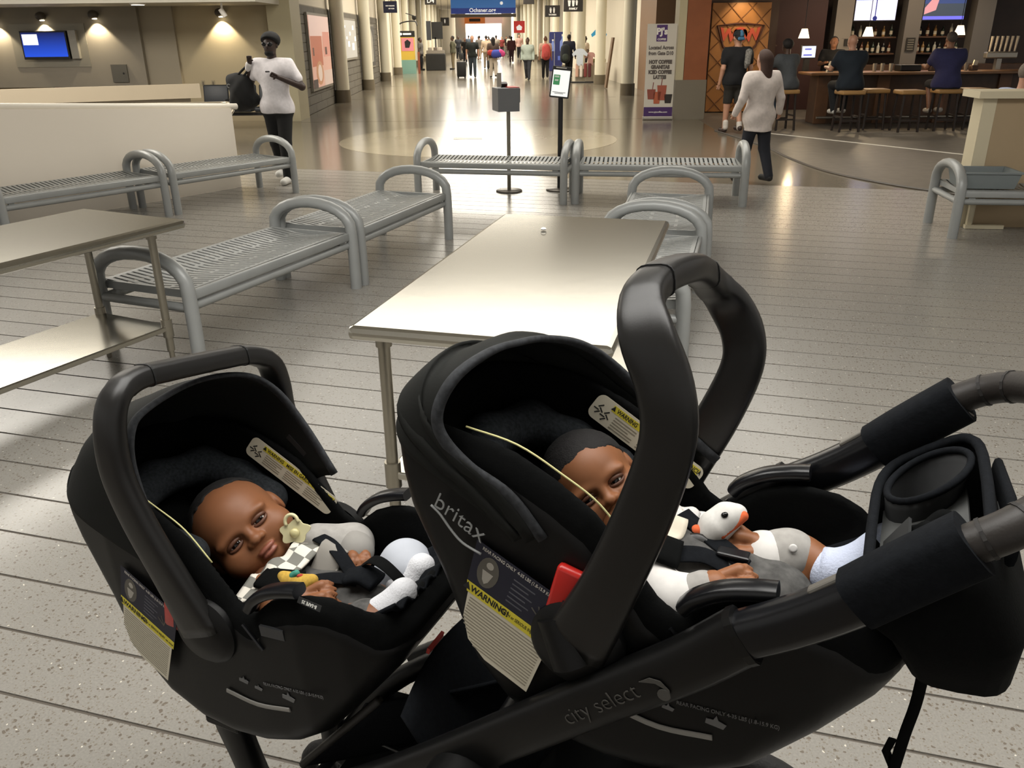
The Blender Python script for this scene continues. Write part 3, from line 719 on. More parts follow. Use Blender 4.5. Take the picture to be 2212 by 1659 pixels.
def bottle(x, y, z, m, h, label, grp):
    r = empty('bottle', (x, y, z), 0, label, 'bottle', grp)
    MB().lathe([(.036, 0), (.036, h * .58), (.03, h * .68), (.013, h * .78), (.013, h * .97), (.015, h)], seg=12).build('glass', m, r, ang=40)
    MB().lathe([(.0365, h * .16), (.0365, h * .46)], seg=12).build('paper_label', mat('bottle_label', '#b9b09c', .6), r)
shn = {(0, 0): 'lower left', (0, 1): 'upper left', (1, 0): 'lower right', (1, 1): 'upper right'}
for i, (x0, x1) in enumerate(((8.0, 9.1), (9.58, 10.7))):
    for j, z in enumerate((1.24, 1.60)):
        sh = MB().box(((x0 + x1) / 2, 21.52, z - .02), (x1 - x0, .75, .035)).build('bar_shelf', M_shelf); tag(sh, '%s wooden bottle shelf behind the bar' % shn[(i, j)], 'shelf', 'bottle shelves')
        n = (8, 6)[j]
        for k_ in range(n):
            bottle(x0 + .1 + (x1 - x0 - .2) * k_ / (n - 1), 21.22 + .05 * random.random(), z, Bt[(k_ * 3 + i + j * 2) % 5], .22 + .06 * random.random(), '%s liquor bottle, %s from the left on the %s back bar shelf' % (('clear', 'amber', 'green', 'black', 'tan')[(k_ * 3 + i + j * 2) % 5], ordn[k_], shn[(i, j)]), 'bottles on the %s shelf' % shn[(i, j)])
tag(MB().box((9.7, 20.55, .5), (4.5, .58, 1.0)).build('back_counter', M_wood), 'dark back counter along the bar wall', 'counter')
# pendant lamps
for x, z, lb in ((5.77, 1.60, 'leftmost of three, near the payment screen'), (7.02, 1.62, 'middle of three, above the man in navy'), (8.8, 1.63, 'rightmost, above the man in purple')):
    p = empty('pendant_lamp', (x, 17.6, z), 0, 'glowing white cone pendant lamp over the bar, ' + lb, 'lamp', 'bar pendant lamps')
    MB().lathe([(.105, 0), (.055, .17), (.05, .172), (.098, .002)], seg=24).build('shade', mat('shade_glow', '#fff3dc', .6, emit='#ffe6bd', estr=2.6), p, ang=60)
    MB().cyl((0, 0, .17), (0, 0, 1.3), .006, seg=6).build('cord', M_black, p)
    l = bpy.data.lights.new('pendant_light', 'POINT'); l.energy = 24; l.color = (1, .75, .45); l.shadow_soft_size = .05
    o = bpy.data.objects.new('pendant_light', l); COL.objects.link(o); o.parent = p; o.location = (0, 0, -.06)
# payment screen, boxes and glasses on the bar
ps = empty('payment_screen', (6.02, 18.0, .98), math.radians(8), 'small glowing payment screen on the left end of the bar', 'monitor')
MB().box((0, 0, .36), (.32, .05, .25), bev=.01).build('frame', M_black, ps); MB().box((0, -.03, .365), (.28, .01, .21)).build('screen', emat('pos_glow', '#dfe2ff', 1.7), ps)
MB().box((0, .03, .13), (.1, .08, .26)).build('stand', M_black, ps)
for dz, ww in ((.05, .14), (-.06, .18)): MB().box((-.02, -.037, .365 + dz), (ww, .004, .03)).build('screen_block', emat('pos_blue', '#6a6fd0', 1.0), ps)
M_glass = mat('glass_pale', '#8f8a7f', .15)
for i, (x, y, lb) in enumerate(((7.2, 17.5, 'beside the man in navy'), (7.36, 17.52, 'second from the man in navy'), (7.5, 17.45, 'third from the man in navy'), (9.0, 17.5, 'right of the man in purple blue'))):
    g_ = MB(); g_.lathe([(.032, 0), (.04, .15), (.036, .15), (.028, .01)], seg=14); o = g_.build('drinking_glass', M_glass, loc=(x, y, .98), ang=40); tag(o, 'drinking glass on the bar, ' + lb, 'glass', 'glasses on the bar')
tag(MB().box((7.9, 17.6, 1.04), (.42, .3, .12), bev=.02).build('drip_tray', M_black), 'black tray box on the middle of the bar', 'tray')
for x, lb in ((8.35, 'left'), (8.62, 'middle'), (9.15, 'right')):
    n_ = empty('napkin_caddy', (x, 17.5, .98), .2, 'napkin caddy with white papers on the bar, %s of three' % lb, 'caddy', 'napkin caddies')
    MB().box((0, 0, .05), (.14, .1, .1), bev=.01).build('box', mat('caddy_brown', '#4d3a2c', .6), n_); MB().box((.02, 0, .13), (.09, .03, .12), M=Matrix.Rotation(.2, 3, 'Y')).build('papers', mat('paper_cream', '#cfc6b2', .7), n_)
mn = MB().prism([(-.06, 0), (.06, 0), (.0, .2)], -.05, .05, 'xz').build('menu_card', mat('menu_grey', '#8d8678', .6), loc=(6.3, 17.45, .98)); tag(mn, 'folded pale menu card on the left end of the bar', 'menu')
tp = empty('beer_tap_tower', (9.85, 17.9, .98), 0, 'beer tap tower with a row of pale handles at the right', 'tap')
MB().box((0, 0, .27), (.62, .14, .12), bev=.02).build('tower', mat('tap_steel', '#9a958b', .3, .7), tp); MB().box((0, .05, .1), (.1, .1, .2)).build('post', mat('tap_steel', '#9a958b', .3, .7), tp)
for k_ in range(6): MB().tube([(-.25 + .1 * k_, -.03, .34), (-.24 + .1 * k_, -.04, .62)], [.018, .03], 8).build('tap_handle', mat('tap_cream', '#b3aa99', .5), tp, ang=60)
# framed notice on the middle pier
nt_ = empty('wall_notice', (9.34, 20.88, 1.42), 0, 'dark framed notice on the middle silver pier', 'sign')
MB().box((0, 0, 0), (.2, .02, .3)).build('board', mat('notice_dark', '#2a2723', .6), nt_)
for k_ in range(5): MB().box((0, -.012, .1 - .05 * k_), (.14, .004, .018)).build('text_line', mat('notice_line', '#7f7a6e', .7), nt_)
nt2 = MB().box((7.85, 20.88, 1.48), (.1, .02, .16)).build('wall_notice', mat('notice_dark', '#2a2723', .6)); tag(nt2, 'small dark notice on the left silver pier', 'sign')
# wooden sign wall with red lettering
ws = empty('wooden_sign_wall', (5.2, 20.3, 0), 0, 'quilted tan wooden panel with large red WOW letters', 'sign')
M_quilt = mat('quilt_tan', '#9c6a37', .5, noise=.12, nscale=3)
MB().box((0, 0, 1.18), (1.3, .06, 2.3)).build('panel', M_quilt, ws)
for k_ in range(-3, 6):
    for sg in (-1, 1):
        z0 = k_ * .45; a, b_ = Vector((-.65, -.035, z0)), Vector((.65, -.035, z0 + 1.3))
        if sg < 0: a.x, b_.x = -a.x, -b_.x
        ta = max(0, (.04 - z0) / 1.3); tb_ = min(1, (2.32 - z0) / 1.3)
        if tb_ - ta > .1: MB().tube([a.lerp(b_, ta), a.lerp(b_, tb_)], .012, 6).build('quilt_line', mat('quilt_dark', '#6d4522', .6), ws)
fr = [(-.52, 1.86), (-.12, 1.90), (.12, 1.90), (.52, 1.86), (.36, 1.42), (.30, 1.36), (-.30, 1.36), (-.36, 1.42)]
MB().tube([(x, -.05, z) for x, z in fr], .022, 8, closed=True).build('frame', mat('logo_dark', '#43211a', .5), ws)
for ch, x, sc_, rz in (('W', -.27, .34, .12), ('O', 0, .40, 0), ('W', .27, .34, -.12)):
    text_mesh('letter', ch, sc_, mat('logo_red', '#b3452f', .45), ws, frameT((x, -.045, 1.66), (math.cos(rz), 0, math.sin(rz) * -1), (math.sin(rz), 0, math.cos(rz))), .012, .016)
MB().tube(spline([(-.34, -.05, 1.30), (0, -.05, 1.22), (.34, -.05, 1.30)], 6), .025, 8).build('ribbon', mat('logo_dark', '#43211a', .5), ws)
l = bpy.data.lights.new('sign_spot', 'SPOT'); l.energy = 60; l.spot_size = 1.5; l.spot_blend = .8; l.color = (1, .75, .42); l.shadow_soft_size = .06
so_ = empty('sign_downlight', (5.2, 19.75, 2.55), 0, 'glowing downlight above the wooden sign wall', 'lamp')
MB().lathe([(.07, 0), (.07, .1), (.03, .12)], seg=16).build('housing', M_black, so_); MB().lathe([(.055, -.005), (.05, -.012), (.01, -.014)], seg=14).build('lens', emat('spot_glow', '#ffdca0', 10), so_)
o = bpy.data.objects.new('sign_spot', l); COL.objects.link(o); o.parent = so_; o.location = (0, 0, -.03); o.rotation_euler = (math.radians(38), 0, 0)
wing = empty('winged_wall_light', (5.98, 20.85, 1.55), 0, 'dim winged wall ornament left of the first pendant', 'ornament')
for k_ in range(5): MB().tube([(-.0, 0, .0), (-.28 + .05 * k_, -.02, .22 - .0 * k_)], [.02, .01], 6).build('feather', mat('feather', '#5a4436', .6), wing)
MB().box((0, 0, -.12), (.5, .03, .03)).build('bar', mat('feather', '#5a4436', .6), wing)
cable = spline([(6.5, 12.0, .01), (6.7, 12.3, .015), (6.95, 12.15, .02), (6.8, 11.9, .015), (6.6, 11.95, .05)], 6)
bg_ = MB().tube(cable, .02, 8).build('bag_strap', M_black, None, True); tag(bg_, 'dark loop of a bag strap on the floor beside the beige half wall', 'strap')
# ------------------------------------------------------------------ tandem stroller with two infant car seats
YAW = math.radians(-25); V0 = 1.02
SU = Vector((math.cos(YAW), math.sin(YAW), 0)); SV = Vector((-math.sin(YAW), math.cos(YAW), 0))
def sorigin(s, z): p = SU * s + SV * V0; return (p.x, p.y, z)
M_plast = mat('seat_plastic', '#0b0b0b', .45, spec=.25, bump=.02, bscale=400)
M_gloss = mat('gloss_plastic', '#101114', .28, spec=.45)
M_hand = mat('handle_plastic', '#141312', .40, spec=.5, bump=.015, bscale=500)
M_fab = mat('black_fabric', '#0a0b0b', .95, spec=.1, noise=.15, nscale=90, bump=.06, bscale=300)
M_fab2 = mat('charcoal_fabric', '#131518', .95, spec=.1, noise=.2, nscale=120, bump=.08, bscale=260)
M_mesh = mat('ribbed_fabric', '#26292c', .9, spec=.15, noise=.4, nscale=160, bump=.15, bscale=220)
M_frame = mat('frame_black', '#0c0c0c', .38, spec=.35)
M_leather = mat('leather_brown', '#231f1c', .5, spec=.4, bump=.04, bscale=300)
M_yel = mat('piping_yellow', '#c9c48a', .6)
M_lab = mat('label_cream', '#cfc8b4', .6); M_laby = mat('label_yellow', '#d3c438', .6); M_ink = mat('label_ink', '#4a463f', .7); M_inkb = mat('label_black', '#141414', .7)
M_red = mat('red_plastic', '#b3221c', .3)
M_print = mat('print_grey', '#77756f', .7)
st = empty('stroller', sorigin(-.3, 0), YAW, 'black tandem stroller carrying two infant car seats', 'stroller')
def S(s, w_, z): return (s + .3, w_, z)
def S_(pts): return [S(*p) for p in pts]
RAIL = [(-.80, .44), (-.641, .56), (-.526, .655), (-.373, .79), (-.259, .892), (-.153, .985), (-.09, 1.05), (-.037, 1.087), (.023, 1.138), (.117, 1.232)]
for sg, nm in ((-1, 'near'), (1, 'far')):
    pts = spline([(s, sg * .195, z) for s, z in RAIL[:7]], 5)
    MB().tube(S_(pts), [.036] * len(pts), 14, flat=.019, up=(-.6, 0, .8)).build('side_rail', M_frame, st, ang=60)
    pts = spline([(s, sg * .195, z) for s, z in RAIL[6:]], 5)
    MB().tube(S_(pts), [.029] * len(pts), 14, flat=.02, up=(-.6, 0, .8)).build('upper_rail', M_gloss, st, ang=60)
    MB().tube(S_([(-.094, sg * .195, 1.046), (-.086, sg * .195, 1.052)]), .037, 14, flat=.0205, up=(-.6, 0, .8)).build('rail_collar', M_frame, st)
    sl_ = spline([(.022, sg * .195, 1.137), (.06, sg * .195, 1.176), (.118, sg * .193, 1.232)], 5)
    MB().tube(S_(sl_), [.033] * 11, 16, flat=.028, up=(-.6, 0, .8)).build('rail_sleeve', M_fab2, st, ang=60)
    MB().box(S(-.008, sg * .195, 1.148), (.05, .014, .008), bev=.003, M=Matrix.Rotation(-.75, 3, 'Y')).build('height_lock', mat('lock_grey', '#5d5a54', .4), st)
    MB().tube(S_([(-.464, sg * .19, .655), (-.464, sg * .245, .655)]), .062, 28).build('hinge_hub', M_plast, st, ang=40)
    # legs down to the wheels
    MB().tube(S_(spline([(-.47, sg * .2, .65), (-.25, sg * .24, .42), (-.1, sg * .265, .2)], 5)), .022, 12).build('rear_leg', M_frame, st, ang=60)
    MB().tube(S_(spline([(-.62, sg * .195, .575), (-.85, sg * .15, .40), (-.995, sg * .12, .18)], 5)), .022, 12).build('front_leg', M_frame, st, ang=60)
text_mesh('hub_lettering', 'LD', .03, mat('hub_ink', '#3a3c3e', .5), st, frameT(S(-.47, -.2472, .675), (.8, 0, .55), (-.55, 0, .8)), .0006)
MB().tube(S_([(-.464, -.2, .655), (-.464, .2, .655)]), .016, 10).build('cross_axle', M_frame, st, ang=60)
MB().tube(S_([(-.1, -.265, .2), (-.1, .3, .2)]), .014, 10).build('rear_axle', M_frame, st, ang=60)
def wheel(s, w_, r, wd, nm):
    o = empty(nm, S(s, w_, r), 0, parent=st)
    ring = [((r - wd / 2) * math.cos(a), 0, (r - wd / 2) * math.sin(a)) for a in np.linspace(0, 2 * math.pi, 40, endpoint=False)]
    MB().tube(ring, wd / 2, 10, closed=True).build('tire', mat('tire_rubber', '#1a1918', .8, bump=.3, bscale=120), o, True)
    MB().tube([(0, -wd * .45, 0), (0, wd * .45, 0)], r * .22, 16).build('hub', M_frame, o, ang=40)
    for k in range(3):
        a = k * 2 * math.pi / 3; MB().tube([(0, 0, 0), ((r - wd) * math.cos(a), 0, (r - wd) * math.sin(a))], .016, 8).build('spoke', M_frame, o, ang=60)
for sg in (-1, 1):
    wheel(-.1, sg * .30, .195, .05, 'rear_wheel'); wheel(-.995, sg * .12, .1, .04, 'front_wheel')
# near front mount holding the left car seat, and matching far one
for sg in (-1, 1):
    pts = [(-1.03, sg * .12, .575), (-1.035, sg * .12, .50), (-1.03, sg * .12, .465), (-1.01, sg * .12, .40), (-.992, sg * .12, .34), (-.99, sg * .12, .2)]
    MB().tube(S_(pts), [.036, .034, .032, .027, .027, .025], 12, flat=.024, up=(1, 0, 0)).build('seat_mount', M_frame, st, ang=60)
    MB().box(S(-1.03, sg * .12, .485), (.082, .056, .02), bev=.005).build('mount_collar', M_plast, st)
    pts = [(-.30, sg * .19, .93), (-.33, sg * .175, .99)]
    MB().tube(S_(pts), .03, 12).build('seat_adapter', M_plast, st, ang=60)
# handlebar with leather-look grip
hb = spline([(.105, -.195, 1.222), (.15, -.187, 1.255), (.19, -.15, 1.280), (.225, -.08, 1.298), (.232, 0, 1.30), (.225, .08, 1.292), (.19, .15, 1.277), (.15, .187, 1.255), (.105, .195, 1.225)], 6)
hbo = MB().tube(S_(hb), .021, 14).build('handlebar', M_leather, st, True)
for i in range(3, len(hb) - 3, 4):
    a, b = Vector(S(*hb[i])), Vector(S(*hb[i + 1])); d = (b - a).normalized() * .002
    MB().tube([a - d, a + d], .0222, 14).build('stitch_ring', mat('stitch', '#171412', .7), hbo)
MB().box(S(.205, .055, 1.235), (.02, .05, .055), bev=.006).build('brake_lever', mat('lever_white', '#cfcac2', .45), st)
MB().box(S(.21, .055, 1.27), (.03, .06, .03), bev=.006).build('lever_clamp', M_plast, st)
# fabric basket and lower seat fabric under the frame
def bask(u, v):
    w_ = -.17 + .34 * v; s = -.88 + .72 * u
    return S(s, w_, .30 + .36 * u + .07 * (abs(w_) / .17) ** 3 - .10 * math.sin(math.pi * u) + .004 * math.sin(30 * u + 9 * v))
sheet('basket', bask, 22, 14, M_fab, .004, st)
def backp(u, v):
    w_ = -.175 + .35 * v; return S(-.59 + .17 * u - .03 * math.sin(math.pi * v), w_, .71 - .26 * u)
sheet('lower_fabric', backp, 10, 12, M_fab2, .006, st)
def footr(u, v):
    e = Vector((-.86 + .18 * u, -.12, .435 + .22 * u)); return S(e.x + .34 * v, e.y + .26 * v, e.z - .02 * math.sin(math.pi * v) + .05 * v)
sheet('lower_seat_fabric', footr, 12, 14, M_fab2, .006, st)
MB().tube(S_([(-.865, -.12, .43), (-.675, -.12, .66)]), .008, 8).build('seat_edge', mat('edge_grey', '#26231f', .6), st, True)
MB().tube(S_(spline([(-.88, -.17, .37), (-.9, 0, .31), (-.88, .17, .37)], 6)), .011, 8).build('basket_hem', M_fab2, st, True)
MB().tube(S_(spline([(-.74, -.05, .47), (-.70, -.04, .455), (-.66, -.05, .47), (-.655, -.06, .49)], 5)), .003, 6).build('wire_hook', mat('wire_grey', '#5e5f5f', .4, .5), st, True)
# parent organiser hung between the rails
og = empty('parent_organizer', S(.09, 0, 1.0), 0, parent=st)
OF = Vector((.09, 0, 1.0))
def O(s, w_, z): return (s - .09, w_, z - 1.0)
top = [(.03, .15), (.03, -.15), (.135, -.165), (.135, .165)]     # s,w of the open top
def topz(s): return 1.115 + (s - .03) * .75
def loop(s0, s1, w1, z, n=28, sc=1.):
    out = []
    for k in range(n):
        a = 2 * math.pi * k / n; c, d = math.cos(a), math.sin(a); c = math.copysign(abs(c) ** .5, c); d = math.copysign(abs(d) ** .5, d)
        s = (s0 + s1) / 2 + (s1 - s0) / 2 * c * sc; out.append(O(s, w1 * d * sc, z(s) if callable(z) else z))
    return out
rings = [loop(.03, .145, .165, topz, sc=.9), loop(.03, .145, .165, topz), loop(.035, .16, .168, lambda s: topz(s) - .05), loop(.06, .20, .16, lambda s: 1.055 + (s - .06) * .25), loop(.09, .20, .13, lambda s: 1.0 + (s - .09) * .1), loop(.12, .18, .07, .988)]
b = MB(); n = 28
b.v = [p for r in rings[1:] for p in r]; nr = len(rings) - 1
for i in range(nr - 1):
    for k_ in range(n): l = (k_ + 1) % n; b.f.append((i * n + k_, i * n + l, (i + 1) * n + l, (i + 1) * n + k_))
b.f.append(tuple((nr - 1) * n + k_ for k_ in range(n))); b.mi = [0] * len(b.f)
v_, f_ = thicken(b.v, b.f, .006); bag = mesh_obj('bag', v_, f_, M_fab, og, True)
MB().tube(loop(.03, .145, .165, lambda s: topz(s) + .003), .007, 8, closed=True).build('binding', M_fab2, og, True)
# pocket floors and dividers inside
MB().box(O(.09, -.03, 1.122), (.11, .24, .004), M=Matrix.Rotation(-.6, 3, 'Y')).build('pocket_floor', mat('pocket_grey', '#4c4d4c', .9), og)
cupr = [O(.088 + .045 * math.cos(a), .085 + .06 * math.sin(a), topz(.088 + .045 * math.cos(a)) + .002) for a in np.linspace(0, 2 * math.pi, 28, endpoint=False)]
MB().tube(cupr, .005, 8, closed=True).build('cup_ring', M_fab2, og, True)
def cupw(u, v):
    a = 2 * math.pi * u; k_ = 1 - .25 * v; s = .088 + .045 * math.cos(a) * k_; return O(s, .085 + .06 * math.sin(a) * k_, topz(s) - .07 * v)
sheet('cup_pocket', cupw, 24, 6, mat('pocket_grey2', '#303132', .9), .003, og, cu=True)
for w_, q in ((-.02, '#1d1e1e'), (-.075, '#444545')):
    MB().box(O(.06, w_, 1.115), (.004, .05, .05), M=Matrix.Rotation(.5, 3, 'Y')).build('divider', mat('div' + q, q, .9), og)
def crump(u, v):
    return O(.075 + .055 * u + .01 * math.sin(7 * v), -.05 + .07 * v, 1.118 + .04 * u + .015 * math.sin(5 * u + 6 * v) * math.sin(9 * v))
sheet('mesh_flap', crump, 12, 12, M_fab, .003, og)
MB().tube([O(.165, -.12, 1.19), O(.17, -.02, 1.185), O(.165, .1, 1.175)], .02, 10, flat=.006, up=(0, 0, 1)).build('front_band', M_fab2, og, True)
MB().box(O(.175, .0, 1.165), (.035, .05, .02), bev=.006).build('zip_tab', mat('tab_grey', '#2c2d2d', .7), og)
sg = MB(); sp_ = spline([(.122, 0, .99), (.124, .004, .87), (.118, 0, .80), (.112, -.004, .70)], 5)
sg.tube(S_(sp_), .008, 8, flat=.0015, up=(1, .2, 0)).build('wrist_strap', M_fab, st, True)
MB().tube(S_([(.105, 0, .79), (.10, 0, .765), (.115, 0, .735)]), .006, 8, flat=.0015, up=(1, .2, 0)).build('strap_keeper', M_fab, st, True)
text_mesh('lettering', 'city select', .034, mat('print_dim', '#4c4a46', .7), st, frameT(S(-.255, -.2145, .896), (.70, 0, .63), (-.63, 0, .70)), .0005, -.0006, sx=.95)
lg = MB(); lg.lathe([(.0085, 0), (.0085, .001)], (0, 0, 0), 16)
lo_ = lg.build('emblem', mat('print_dim', '#4c4a46', .7), st, loc=S(-.172, -.2165, .947), rot=(math.radians(90), 0, 0))
em = [(-.205, .955), (-.192, .966), (-.178, .966), (-.166, .956), (-.163, .944), (-.172, .956), (-.184, .960)]
MB().prism([(s + .3, z) for s, z in em], -.2168, -.2158, 'xz').build('emblem_wing', mat('print_dim', '#4c4a46', .7), st)
# ------------------------------------------------------------------ infant car seats
RIM = [(-.404, .186), (-.34, .192), (-.27, .187), (-.225, .176), (-.16, .146), (-.11, .115), (-.06, .062), (-.02, .012), (0.0, .0), (.012, .012), (.04, .034), (.08, .050), (.12, .058), (.16, .058), (.20, .045), (.24, .015), (.271, -.02)]
BOT = [(.266, -.047), (.243, -.085), (.186, -.147), (.113, -.225), (.05, -.265), (-.02, -.287), (-.09, -.294), (-.17, -.285), (-.25, -.25), (-.303, -.195), (-.338, -.115), (-.36, -.065), (-.385, -.02), (-.416, .035), (-.434, .087), (-.439, .128), (-.43, .162)]
CAV = [(-.385, .45), (-.385, .15), (-.365, .08), (-.30, -.05), (-.22, -.13), (-.12, -.165), (-.02, -.165), (.07, -.13), (.14, -.08), (.20, -.03), (.245, .02), (.25, .45)]
def hwf(x): return np.interp(x, [-.45, -.40, -.30, -.15, 0, .10, .18, .25, .29], [.115, .14, .16, .168, .172, .172, .160, .135, .11])
def f_outer(P, rim=0., inset=0.):
    poly = [(x, z + rim) for x, z in RIM] + BOT
    a = poly2(P[0], P[2], poly) + inset; bb = np.abs(P[1]) - hwf(P[0]) + inset
    return rint(a, bb + 0 * a, .045)
def f_cav(P, grow=0.):
    return rint(poly2(P[0], P[2], CAV) - grow, np.abs(P[1]) - (hwf(P[0]) - .030) - grow + 0 * P[0] + 0 * P[2], .035)
def f_shell(P): return smax(f_outer(P, -.024), -f_cav(P, .012), .006)
def f_cover(P):
    o = f_outer(P, 0., .0035)
    return smax(o, -f_cav(P), .014)
def car_seat(name, label, ns, nz, scl, rot, hpath, front, back, ztop):
    r = empty(name, sorigin(ns, nz), YAW, label, 'car seat', 'infant car seats')
    c, sn = math.cos(math.radians(rot)), math.sin(math.radians(rot))
    def A(p): x, y, z = p[0] * scl, p[1] * scl, p[2] * scl; return (x * c - z * sn, y, x * sn + z * c)
    def L(s, w_, z): return (s - ns, w_, z - nz)           # stroller frame -> seat root
    for nm, fn, m in (('shell', f_shell, M_plast), ('cover', f_cover, M_fab)):
        if nm not in SEATM: SEATM[nm] = sdf_mesh(fn, (-.46, -.2, -.35), (.30, .2, .22), .0075)
        v, f = SEATM[nm]; mesh_obj(nm, [A(p) for p in v], f, m, r, True)
    # armrest caps and grip seams
    for sg in (-1, 1):
        y = sg * .158
        pts = spline([(.006, y, .006), (.02, y, .024), (.05, y, .044), (.085, y, .056), (.115, y, .062)], 5)
        MB().tube([A(p) for p in pts], [.016] * len(pts), 12, flat=.010, up=(0, 1, 0)).build('armrest', M_gloss, r, ang=60)
        pip = spline([(-.30, sg * .146, .192), (-.225, sg * .149, .182), (-.16, sg * .150, .152), (-.11, sg * .150, .121), (-.065, sg * .151, .070)], 5)
        (MB().tube([A(p) for p in pip], .0014, 6).build('piping', M_yel, r, True) if sg < 0 else None)
        MB().tube([A((-.005, sg * .172, -.02)), A((.03, sg * .174, -.06))], .003, 6).build('seam', M_gloss, r)
        MB().box(A((.055, sg * .1705, -.022)), (.05, .005, .02), M=Matrix.Rotation(-.1, 3, 'Y')).build('belt_slot', mat('slot_grey', '#3c3d40', .35, .3), r)
    # foot-end pad and head support cushion
    def headp(P):
        d = np.full(np.broadcast(*P).shape, 9.)
        arc = [(-.17, -.105, .035), (-.25, -.115, .06), (-.315, -.095, .09), (-.345, 0, .10), (-.315, .095, .09), (-.25, .115, .06), (-.17, .105, .035)]
        for a, b_ in zip(arc[:-1], arc[1:]): d = smin(d, cap3(P, a, b_, .034), .02)
        return d
    if 'head' not in SEATM: SEATM['head'] = sdf_mesh(headp, (-.42, -.17, -.02), (-.10, .17, .16), .0075)
    v, f = SEATM['head']; mesh_obj('head_support', [A(p) for p in v], f, M_mesh, r, True)
    def pad(u, v_): return A((.12 + .125 * u, -.11 + .22 * v_, -.075 + .085 * u + .006 * math.sin(40 * v_) + .02 * (abs(v_ - .5) * 2) ** 3))
    sheet('foot_pad', pad, 14, 40, M_fab2, .006, r)
    # carry handle
    H0 = hpath[0]
    full = hpath + [(s, -w_, z, ra) for s, w_, z, ra in hpath[-2::-1]]
    full = [(s + .05 * (w_ + .2) * (z - H0[2]) / .47, w_ * (1 if w_ < 0 else .95), z - .19 * w_ * (z - H0[2]) / .47, ra) for s, w_, z, ra in full]
    sm = spline(full, 6)
    def fl(w_): return .0165 if abs(w_) > .16 else .019
    MB().tube([L(p[0], p[1], p[2]) for p in sm], [p[3] for p in sm], 18, flat=[fl(p[1]) for p in sm], up=(1, 0, .15)).build('carry_handle', M_hand, r, True)
    ks = [p for p in sm if abs(abs(p[1]) - .1) < .012]
    for p in (ks[0], ks[-1]):
        q = Vector(L(*p[:3])); MB().tube([q - Vector((0, .0015, 0)), q + Vector((0, .0015, 0))], p[3] + .0016, 18, flat=.0205, up=(1, 0, .15)).build('grip_ring', M_inkb, r)
    for sg in (-1, 1):
        MB().lathe([(.066, -.006), (.066, .012), (.056, .021), (.02, .025)], L(H0[0] + (.03 if sg > 0 else 0), sg * .172, H0[2]), 32, Matrix.Rotation(sg * -math.pi / 2, 3, 'X')).build('handle_hub', M_plast, r, ang=40)
    # canopy: fabric sheet from the front hoop to the back hoop, with folds
    F = spline(front, 6); B = spline(back, 6); nf = 49
    def samp(C_, t):
        x = t * (len(C_) - 1); i = min(int(x), len(C_) - 2); return C_[i] * (1 - (x - i)) + C_[i + 1] * (x - i)
    def can(u, v_):
        a, b_ = samp(F, u), samp(B, u); p = a * (1 - v_) + b_ * v_
        bul = math.sin(math.pi * v_) * .035 * math.sin(math.pi * min(1, max(0, u)))
        fold = ztop * math.sin(v_ * 16 + 3 * math.sin(u * 6)) * math.sin(math.pi * v_) * .008
        return L(p[0] - bul * .5 + fold, p[1] * (1 + bul * .8), p[2] + bul + fold)
    sheet('canopy', can, nf, 22, mat('canopy_fabric', '#1a1b19', .8, spec=.2, bump=.04, bscale=260), .004, r)
    MB().tube([L(*p) for p in F], .0085, 8, flat=.005, up=(1, 0, .3)).build('canopy_hem', mat('hem_grey', '#26282b', .9, noise=.5, nscale=120), r, True)
    # warning label on the far wing
    lw = empty('warning_label', A((0, 0, 0)), 0, parent=r)
    t_ = math.radians(-34)
    T = frameT(A((-.132, .1335, .075)), (math.cos(t_), .10, math.sin(t_)), (-math.sin(t_) * .8, .25, math.cos(t_)))
    W_, H_ = .205 * scl, .043 * scl
    rr = [(sx * (W_ / 2 - .012) + .012 * math.cos(a), sy * (H_ / 2 - .012) + .012 * math.sin(a)) for sx, sy, a0 in ((1, 1, 0), (-1, 1, 90), (-1, -1, 180), (1, -1, 270)) for a in np.radians(np.linspace(a0, a0 + 90, 6))]
    MB().prism(rr, 0, .0008, T=T).build('label_sheet', M_lab, lw)
    MB().prism([(-W_ / 2 + .03, H_ / 2 - .015), (W_ / 2 - .008, H_ / 2 - .015), (W_ / 2 - .008, H_ / 2 - .004), (-W_ / 2 + .03, H_ / 2 - .004)], .0008, .0012, T=T).build('yellow_band', M_laby, lw)
    text_mesh('lettering', '\u25b2 WARNING   MISE EN GARDE   ADVERTENCIA', .0098 * scl, M_inkb, lw, T @ Matrix.Translation((.012, H_ / 2 - .0095, .0013)), .0002, .0002, sx=.82)
    pr = MB()
    for kx in range(3):
        for ky in range(5):
            wd = .042 * (.75 if ky % 3 == 2 else 1); x0 = -W_ / 2 + .042 + kx * .052; y0 = H_ / 2 - .020 - ky * .0046
            pr.prism([(x0, y0 - .001), (x0 + wd, y0 - .001), (x0 + wd, y0 + .001), (x0, y0 + .001)], .0008, .0011, T=T)
    tag(pr.build('small_print', mat('print_tan', '#8d8676', .7), lw), kind='stuff')
    ic = MB()
    for dx in (0, .014):
        for px, py, a in ((0, .006, .8), (.004, 0, -.6), (0, -.006, .8), (-.004, -.002, 0)):
            ic.box(T @ Vector((-W_ / 2 + .013 + dx + px, -.002 + py - dx * .3, .001)), (.009, .002, .0006), M=T.to_3x3() @ Matrix.Rotation(a, 3, 'Z'))
    ic.build('strap_pictogram', M_inkb, lw)
    MB().box(A((-.13, .160, .128)), (.05 * scl, .002, .012), M=Matrix.Rotation(.72, 3, 'Y')).build('fabric_tag', mat('tag_black', '#22201f', .8), r)
    # red belt guide, side prints and lower labels
    MB().box(A((-.145, -.1755, -.015)), (.044, .016, .10), bev=.006, M=Matrix.Rotation(math.radians(14 - rot), 3, 'Y')).build('belt_guide', M_red, r, ang=50)
    bar = spline([(-.075, -.1735, -.172), (-.01, -.1735, -.182), (.06, -.1735, -.172)], 4)
